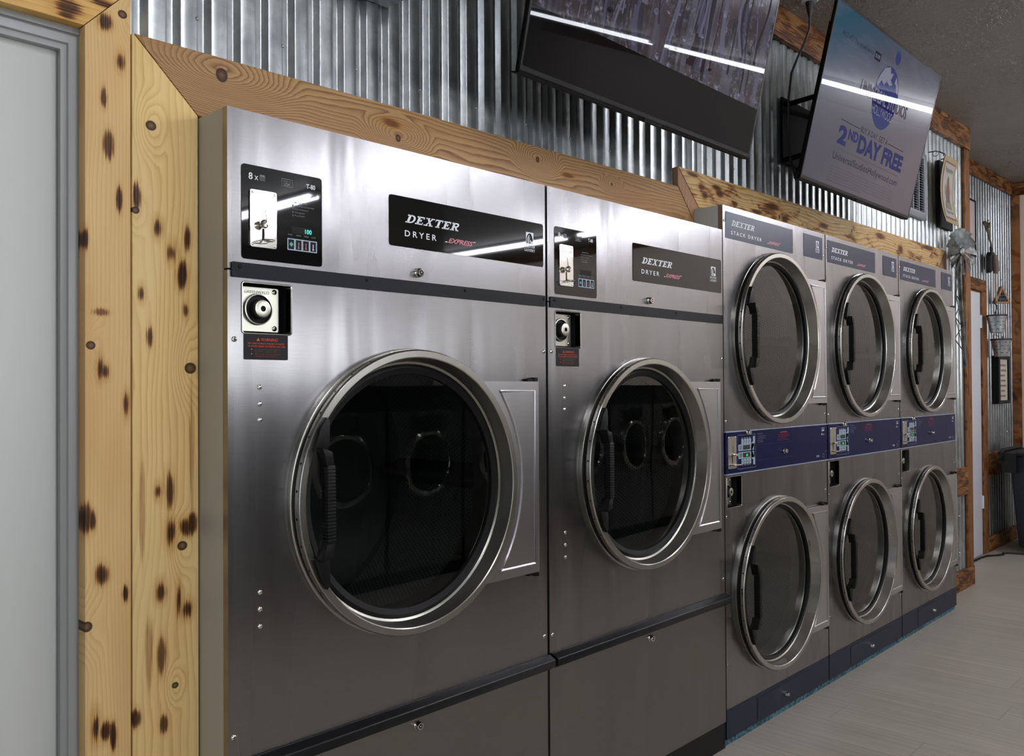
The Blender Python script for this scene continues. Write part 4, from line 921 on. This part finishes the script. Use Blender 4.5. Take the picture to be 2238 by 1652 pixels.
# ------------------------------------------------------------------ things on the walls
t = thing('wall_box', 'grey metal wall box high on the corrugated wall, left of the televisions', 'box', (.39, .075, 2.535))
b = B(); b.box(-.30, .187, 0, .078, 0, .30); b.build('housing', [M['greymetal']], t, bevel=.004)
b = B(); b.box(-.31, .19, -.006, -.0005, -.004, .30); b.build('cover', [M['greymetal']], t, bevel=.003)
t = thing('vent_grille', 'white louvred vent grille on the corrugated wall behind the advert television', 'vent', (4.68, .125, 2.53))
b = B(); b.plate(rect(-.30, .335, 0, .43), 0, .028, holes=[rect(-.26, .290, .045, .395)]); b.build('frame', [M['greymetal']], t, bevel=.002)
b = B(); b.box(-.26, .290, .022, .028, .045, .395); b.build('backing', [M['hole']], t)
for i in range(3):
    b = B(); b.box(-.02+i*.105-.008, -.02+i*.105+.004, .0, .02, .045, .395); b.build('mullion', [M['greymetal']], t)
for i in range(22):
    b = B(); z = .052+i*.0158
    v_ = [b.bm.verts.new(q) for q in ((-.26, .003, z), (.29, .003, z), (.29, .02, z+.010), (-.26, .02, z+.010), (-.26, .003, z+.0015), (.29, .003, z+.0015), (.29, .02, z+.0115), (-.26, .02, z+.0115))]
    for q in ((0, 1, 2, 3), (4, 5, 6, 7), (0, 1, 5, 4), (2, 3, 7, 6), (0, 3, 7, 4), (1, 2, 6, 5)): b._f([v_[j] for j in q], 0)
    b.build('louvre', [M['greymetal']], t)
# hanging tin sign
t = thing('hanging_sign', 'bowed cream vintage sign with figures, hanging from hooks on the corrugated wall beside the vent', 'sign', (5.10, .07, 2.53))
T = lambda a, y, c_: (a*.84+.02, y+.035*(1-(2*c_/.44-1)**2)-.03, c_)
b = B(); n = 10
for layer, (xa, xb, za, zb, yo, mi) in enumerate(((0, .32, 0, .44, 0, 0), (.035, .285, .03, .41, -.0012, 1), (.045, .275, .042, .398, -.0020, 2))):
    for i in range(n):
        z0_, z1_ = za+(zb-za)*i/n, za+(zb-za)*(i+1)/n
        b.quad2([(xa, z0_), (xb, z0_), (xb, z1_), (xa, z1_)], yo, mi, T)
        if layer == 0: b.quad2([(xa, z0_), (xb, z0_), (xb, z1_), (xa, z1_)], .004, 0, T); b._f([b.bm.verts.new(T(xa, 0, z0_)), b.bm.verts.new(T(xa, .004, z0_)), b.bm.verts.new(T(xa, .004, z1_)), b.bm.verts.new(T(xa, 0, z1_))], 3)
panel = b.build('sign_plate', [plain('aged_cream', (158, 138, 100), .6), plain('brown_rule', (112, 70, 50), .6), plain('aged_white', (164, 156, 146), .6), M['hole']], t)
b = B(); y = -.003
b.text('Peppermint', .16, .345, .034, y, 0, w=.19, align='CENTER', shear=.2, bold=.01, T=T); b.text('Peppermint', .16, .07, .026, y, 0, w=.18, align='CENTER', shear=.2, T=T)
b.plate([(.13, .13), (.20, .13), (.205, .2), (.195, .24), (.185, .3), (.165, .325), (.15, .3), (.145, .24), (.12, .2)], y, None, 1, T=T)
b.plate([(.10, .20), (.13, .19), (.135, .25), (.12, .27), (.105, .25)], y-.0004, None, 2, T=T); b.plate([(.19, .20), (.225, .20), (.22, .25), (.205, .265)], y-.0004, None, 2, T=T)
b.plate([(.09, .10), (.23, .10), (.22, .15), (.15, .165), (.1, .145)], y-.0006, None, 3, T=T)
b.build('sign_print', [plain('sign_green', (96, 120, 112), .6), plain('sign_maroon', (84, 58, 56), .6), plain('sign_tan', (146, 104, 78), .6), plain('sign_olive', (120, 108, 92), .6)], panel)
for xx in (.03, .28):
    b = B(); b.tube([(xx, .082, .475), (xx, .04, .475), (xx+.004, .015, .468), (xx+.006, -.005, .455), (xx+.004, -.02, .446), (xx, -.012, .436)], .0035, 8); b.build('hook', [M['cord']], t)
    b = B(); ringp = [(xx+.0, .035+.018*math.cos(a), .458+.018*math.sin(a)) for a in [2*PI*j/14 for j in range(15)]]; b.tube(ringp, .003, 6, caps=False); b.build('ring', [M['greymetal']], t)
b = B(); b.box(.185, .46, .060, .078, .0, .45); b.build('shadow_panel', [M['hole']], t)  # black sheet standing in for the sign's shadow on the corrugated wall

# windmill wall ornament
k = N('weathered_zinc'); o = k.obj(); n_ = k.noise(o, 20.0, 4.0, .6); k.set(Base_Color=k.ramp(n_, [(.35, srgb(62, 64, 64)), (.65, srgb(124, 126, 124))]), Metallic=.8, Roughness=.4); M['zinc'] = k.m
t = thing('windmill_ornament', 'galvanised metal windmill ornament on the corrugated wall past the last stacked dryer', 'ornament', (5.45, .06, 1.58))
hz = .785; ang = math.radians(16)
ew = Vector((math.cos(ang), -math.sin(ang), 0)); nw = Vector((-math.sin(ang), -math.cos(ang), 0))
hub = Vector((-.005, -.02, hz))
for i in range(12):
    if i in (7, 9): wd = .35
    else: wd = 1.0
    a = 2*PI*i/12+.13; b = B()
    u = ew*math.cos(a)+Vector((0, 0, 1))*math.sin(a); tt = ew*-math.sin(a)+Vector((0, 0, 1))*math.cos(a)
    tw = (tt*math.cos(.35)-nw*math.sin(.35))
    p = [hub+u*.035-tw*.006, hub+u*.035+tw*.006, hub+u*.155+tw*.042, hub+u*.160, hub+u*.155-tw*.042]
    va = [b.bm.verts.new(q) for q in p]; vb = [b.bm.verts.new(q-nw*.0015) for q in p]
    b._f(va, 0); b._f(list(reversed(vb)), 0)
    for j in range(5): b._f([va[j], va[(j+1) % 5], vb[(j+1) % 5], vb[j]], 0)
    b.tube([hub+u*.02-nw*.004, hub+u*.165-nw*.004], .0016, 5)
    b.build('blade', [M['zinc']], t)
b = B(); b.tube([hub-nw*.012, hub+nw*.004, hub+nw*.010], [.028, .028, .018], 18); b.build('hub', [M['zinc']], t)
b = B()
for rr in (.09, .14): b.tube([hub-nw*.006+(ew*math.cos(a)+Vector((0, 0, 1))*math.sin(a))*rr for a in [2*PI*j/36 for j in range(37)]], .0016, 5, caps=False)
b.build('wheel_ring', [M['zinc']], t)
b = B(); hb = Vector((0, .012, hz))
legs = [Vector((.10, .07, .10)), Vector((.26, .045, .0))]
b.tube([hb+Vector((-.012, 0, 0)), legs[0]], .006, 6); b.tube([hb+Vector((.012, 0, 0)), legs[1]], .013, 6)
for f in (.2, .42, .64, .86):
    pa, pb = hb.lerp(legs[0], f), hb.lerp(legs[1], f); b.tube([pa, pb], .004, 5)
for f, g in ((.2, .42), (.42, .64), (.64, .86)): b.tube([hb.lerp(legs[0], f), hb.lerp(legs[1], g)], .003, 5); b.tube([hb.lerp(legs[1], f), hb.lerp(legs[0], g)], .003, 5)
b.build('tower', [M['zinc']], t)
b = B(); b.plate([(.02, hz-.02), (.02, hz+.02), (.10, hz+.012), (.16, hz+.05), (.16, hz-.05), (.10, hz-.012)], .045, .048); b.build('tail_vane', [M['zinc']], t)

# picture on the recess wall, half hidden by the wall end
t = thing('framed_picture', 'thin black framed picture on the recessed wall, above the white door', 'picture', (6.9, .408, 2.545))
b = B(); b.plate(rect(-.30, .235, 0, .48), 0, .018, holes=[rect(-.29, .225, .012, .468)]); b.build('frame', [M['black']], t)
b = B(); b.plate(rect(-.29, .225, .012, .468), .008, .016); b.plate([(.0, .012), (.225, .012), (.225, .10), (.15, .13), (.0, .10)], .0075, None, 1); b.build('print', [plain('pale_pink_paper', (190, 176, 178), .4), plain('brown_print', (110, 92, 78), .4)], t)
# old ice tongs hung by a twist of twine
t = thing('hanging_pulley', 'black iron pulley with wooden handled cord on twine, hanging on the recessed corrugated wall', 'pulley', (7.18, .33, 2.52))
b = B()
rnd = random.Random(3)
b.tube([(.20, .08, .36), (.19, .07, .33), (.20, .06, .30), (.205, .05, .26), (.20, .04, .2), (.205, .03, .16), (.20, .03, .13)], [.018, .012, .016, .011, .009, .008, .006], 7)
for i in range(14): a = rnd.uniform(0, 6); b.tube([(.20, .06, .335), (.20+.03*math.cos(a), .06-.03*abs(math.sin(a)), .335+rnd.uniform(-.04, .045))], .004, 5)
b.build('twine', [plain('mossy_twine', (96, 88, 66), .9)], t)
b = B(); b.tube([(.20+.022*math.cos(a), .03, .115+.022*math.sin(a)) for a in [2*PI*j/16 for j in range(17)]], .007, 7, caps=False); b.build('iron_ring', [M['cord']], t)
b = B(); b.plate([(.12, -.10), (.12, .05), (.15, .085), (.22, .09), (.27, .06), (.275, -.01), (.31, -.02), (.29, -.04), (.24, -.035), (.23, .02), (.19, .0), (.17, -.08)], .01, .05); b.build('iron_head', [M['cord']], t, bevel=.004)
b = B(); b.tube([(.20, .0, .06), (.205, -.005, .0), (.215, -.005, -.07), (.215, 0, -.10)], [.018, .026, .026, .014], 10); b.build('wooden_grip', [plain('grey_brown_wood', (112, 96, 84), .7)], t)
b = B(); b.tube([(.205, 0, -.09), (.205, .0, -.25), (.20, -.005, -.34)], .006, 6); b.tube([(.22, 0, -.09), (.225, .0, -.25), (.222, -.005, -.35)], .006, 6); b.build('shaft', [plain('aged_wood_rod', (150, 132, 112), .7)], t)
# triangular wooden ornament
t = thing('triangular_ornament', 'triangular wooden house ornament with wire front hanging on the recessed wall above the buckets', 'ornament', (7.56, .318, 2.175), math.radians(-50))
t.scale = (.8, .8, .95)
b = B()
for p in ([(-.085, 0), (-.006, .158), (.006, .158), (.006, .138), (-.068, 0)], [(.085, 0), (.006, .158), (-.006, .158), (-.006, .138), (.068, 0)], [(-.085, 0), (.085, 0), (.08, .013), (-.08, .013)]): b.plate(p, 0, .06)
b.build('frame', [M['wood_end']], t)
b = B(); b.plate([(-.07, .012), (.07, .012), (0, .135)], .045, .05); b.build('backing', [M['black']], t)
b = B()
for i in range(-3, 4): b.tube([(i*.018, .002, .012), (i*.018, .002, .138-abs(i)*.033)], .0016, 5)
for z in (.04, .07, .1): b.tube([(-.07+z*.5, .002, z), (.07-z*.5, .002, z)], .0016, 5)
for i in range(5): b.tube([(-.03+i*.015, .004+.01*math.cos(a), .03+.012*math.sin(a)+.01*(i % 2)) for a in [2*PI*j/8 for j in range(9)]], .002, 5)
b.build('wire_front', [M['greymetal']], t)
b = B(); b.tube([(0, .03, .158), (0, .03, .20), (.01, .04, .225), (.03, .07, .235)], .004, 6); b.build('hanging_hook', [M['whitepaint']], t)
# olive buckets
def bucket(x, y, z, label, up=True):
    t = thing('olive_bucket', label, 'bucket', (x, y, z), 0, 'olive buckets on the recessed wall')
    b = B(); b.lathe([(.052, 0), (.080, .145), (.077, .145), (.050, .004), (0, .004)], (0, 0), 36, axis='z')
    for r_ in range(4):
        for i in range(9):
            a = 2*PI*(i+.5*(r_ % 2))/9; zz = .03+r_*.03; rr = .052+.028*zz/.145+.0008
            u = Vector((math.cos(a), math.sin(a), 0)); tt = Vector((-math.sin(a), math.cos(a), 0)); c0 = u*rr+Vector((0, 0, zz))
            b._f([b.bm.verts.new(c0+tt*.010-u*.0008), b.bm.verts.new(c0+tt*.010+Vector((0, 0, .004))), b.bm.verts.new(c0-tt*.010+Vector((0, 0, .004))), b.bm.verts.new(c0-tt*.010-u*.0008)], 1)
    b.build('pail', [M['galv'], M['hole']], t)
    b = B(); b.lathe([(.079, .140), (.084, .143), (.084, .153), (.079, .155), (.079, .140)], (0, 0), 36, axis='z'); b.build('rusty_rim', [plain('rust_brown_rim', (62, 44, 40), .7)], t)
    b = B(); b.tube([(-.05, -.02, .152), (-.045, -.02, .19), (-.02, 0, .235), (0, .03, .275), (.02, .0, .235), (.045, .02, .19), (.05, .02, .152)] if up else [(.035, .03, .155), (.055, .03, .175), (.03, .05, .195), (-.01, .06, .188), (-.04, .05, .155)], .003, 6)
    for sx in ((-1, 1) if up else (1,)): b.tube([(sx*.05+.012*math.cos(a), 0, .165+.014*math.sin(a)) for a in [2*PI*j/10 for j in range(11)]], .0025, 5, caps=False)
    b.build('wire_handle', [M['cord']], t)
    return t
bucket(7.30, .30, 1.900, 'slotted galvanised bucket with rusty rim and raised wire handle, upper of two wall buckets')
bucket(7.44, .305, 1.700, 'slotted galvanised bucket with rusty rim hanging lower, just above the dark framed notice', False)
t = thing('framed_notice', 'deep black framed notice with faint text below the two buckets', 'picture', (7.62, .365, 1.285))
b = B(); b.plate(rect(-.02, .34, 0, .43), 0, .05, holes=[rect(.03, .30, .03, .40)]); b.build('frame', [M['black']], t)
b = B(); b.plate(rect(.03, .30, .03, .40), .012, .03); b.build('paper', [plain('notice_paper', (192, 184, 168), .7)], t)
b = B()
for i in range(7): b.plate(rect(.07+.02*(i % 2), .26-.02*((i+1) % 3), .06+i*.046, .078+i*.046), .0115, None)
b.build('notice_text', [plain('grey_text', (120, 116, 108), .7)], t)

# ------------------------------------------------------------------ wheeled bin and cord on the floor
t = thing('wheeled_bin', 'large dark wheeled bin standing in the corner beyond the dryers', 'bin', (7.72, -.02, 0))
b = B(); sc_ = lambda z: .80+.2*z/.82
vs4 = []
for z in (.05, .84):
    f = sc_(z); vs4.append([b.bm.verts.new((sx*.30*f, sy*.27*f, z)) for sx, sy in ((-1, -1), (1, -1), (1, 1), (-1, 1))])
for i in range(4): j = (i+1) % 4; b._f([vs4[0][i], vs4[0][j], vs4[1][j], vs4[1][i]], 0)
b._f(vs4[0], 0); b.build('body', [M['bin']], t, bevel=.02)
b = B(); b.box(-.33, .33, -.30, .32, .84, .875); b.build('lid', [M['cord']], t, bevel=.012)
b = B(); b.tube([(-.345, .30, .80), (-.40, .31, .84), (-.41, .31, .87), (-.35, .31, .89), (.2, .31, .89), (.33, .31, .86)], .018, 8); b.plate([(-.36, .70), (-.28, .70), (-.28, .87), (-.38, .87)], .20, .31); b.build('handle', [M['cord']], t)
for sy in (-.2, .2):
    b = B(); b.lathe([(0, -.02), (.09, -.02), (.10, -.012), (.10, .012), (.09, .02), (0, .02)], (.26, .10), 24, base=sy*1.15); b.build('wheel', [M['rubber']], t)
b = B(); b.tube([(6.6, .375, .008), (7.0, .37, .008), (7.14, .355, .007), (7.22, .30, .007), (7.30, .27, .007), (7.36, .29, .007), (7.40, .25, .007), (7.46, .05, .007), (7.44, -.22, .007), (7.38, -.42, .007), (7.5, -.6, .007)], .009, 8)
tag(b.build('floor_cord', [M['cord']]), 'black cord lying on the floor from the white door toward the wheeled bin', 'cord')

# ------------------------------------------------------------------ washers across the aisle, seen only mirrored in the glass and steel
def washer(x):
    t = thing('front_load_washer', 'stainless front loading washer across the aisle, seen only mirrored in the dryer door glass', 'washer', (x, -3.05, 0), PI, 'washers across the aisle')
    w = .80
    b = B(); b.box(-w/2, w/2, .0, .85, .10, 1.33); b.build('body', [M['stainless']], t)
    b = B(); b.box(-w/2, w/2, .02, .85, .0, .099); b.build('base', [M['black']], t)
    b = B(); b.box(-w/2, w/2, -.012, .85, 1.331, 1.52); b.build('control_panel', [M['blackgloss']], t)
    b = B(); b.plate([(-.12, 1.19), (.12, 1.19), (.12, 1.27), (-.12, 1.30)], -.06, -.0005); b.build('soap_box', [M['black']], t)
    b = B(); b.lathe([(.27, -.0005), (.27, -.04), (.25, -.055), (.225, -.05), (.215, -.03)], (0, .92), 48); d = b.build('door', [M['chrome']], t)
    b = B(); b.lathe([(.216, -.03), (.18, -.045), (0, -.055)], (0, .92), 48); b.build('glass', [M['blackgloss']], d)
    return t
w0 = washer(.75)
for i in range(1, 8):
    dup(w0, (.75+i*.84, -3.05, 0))
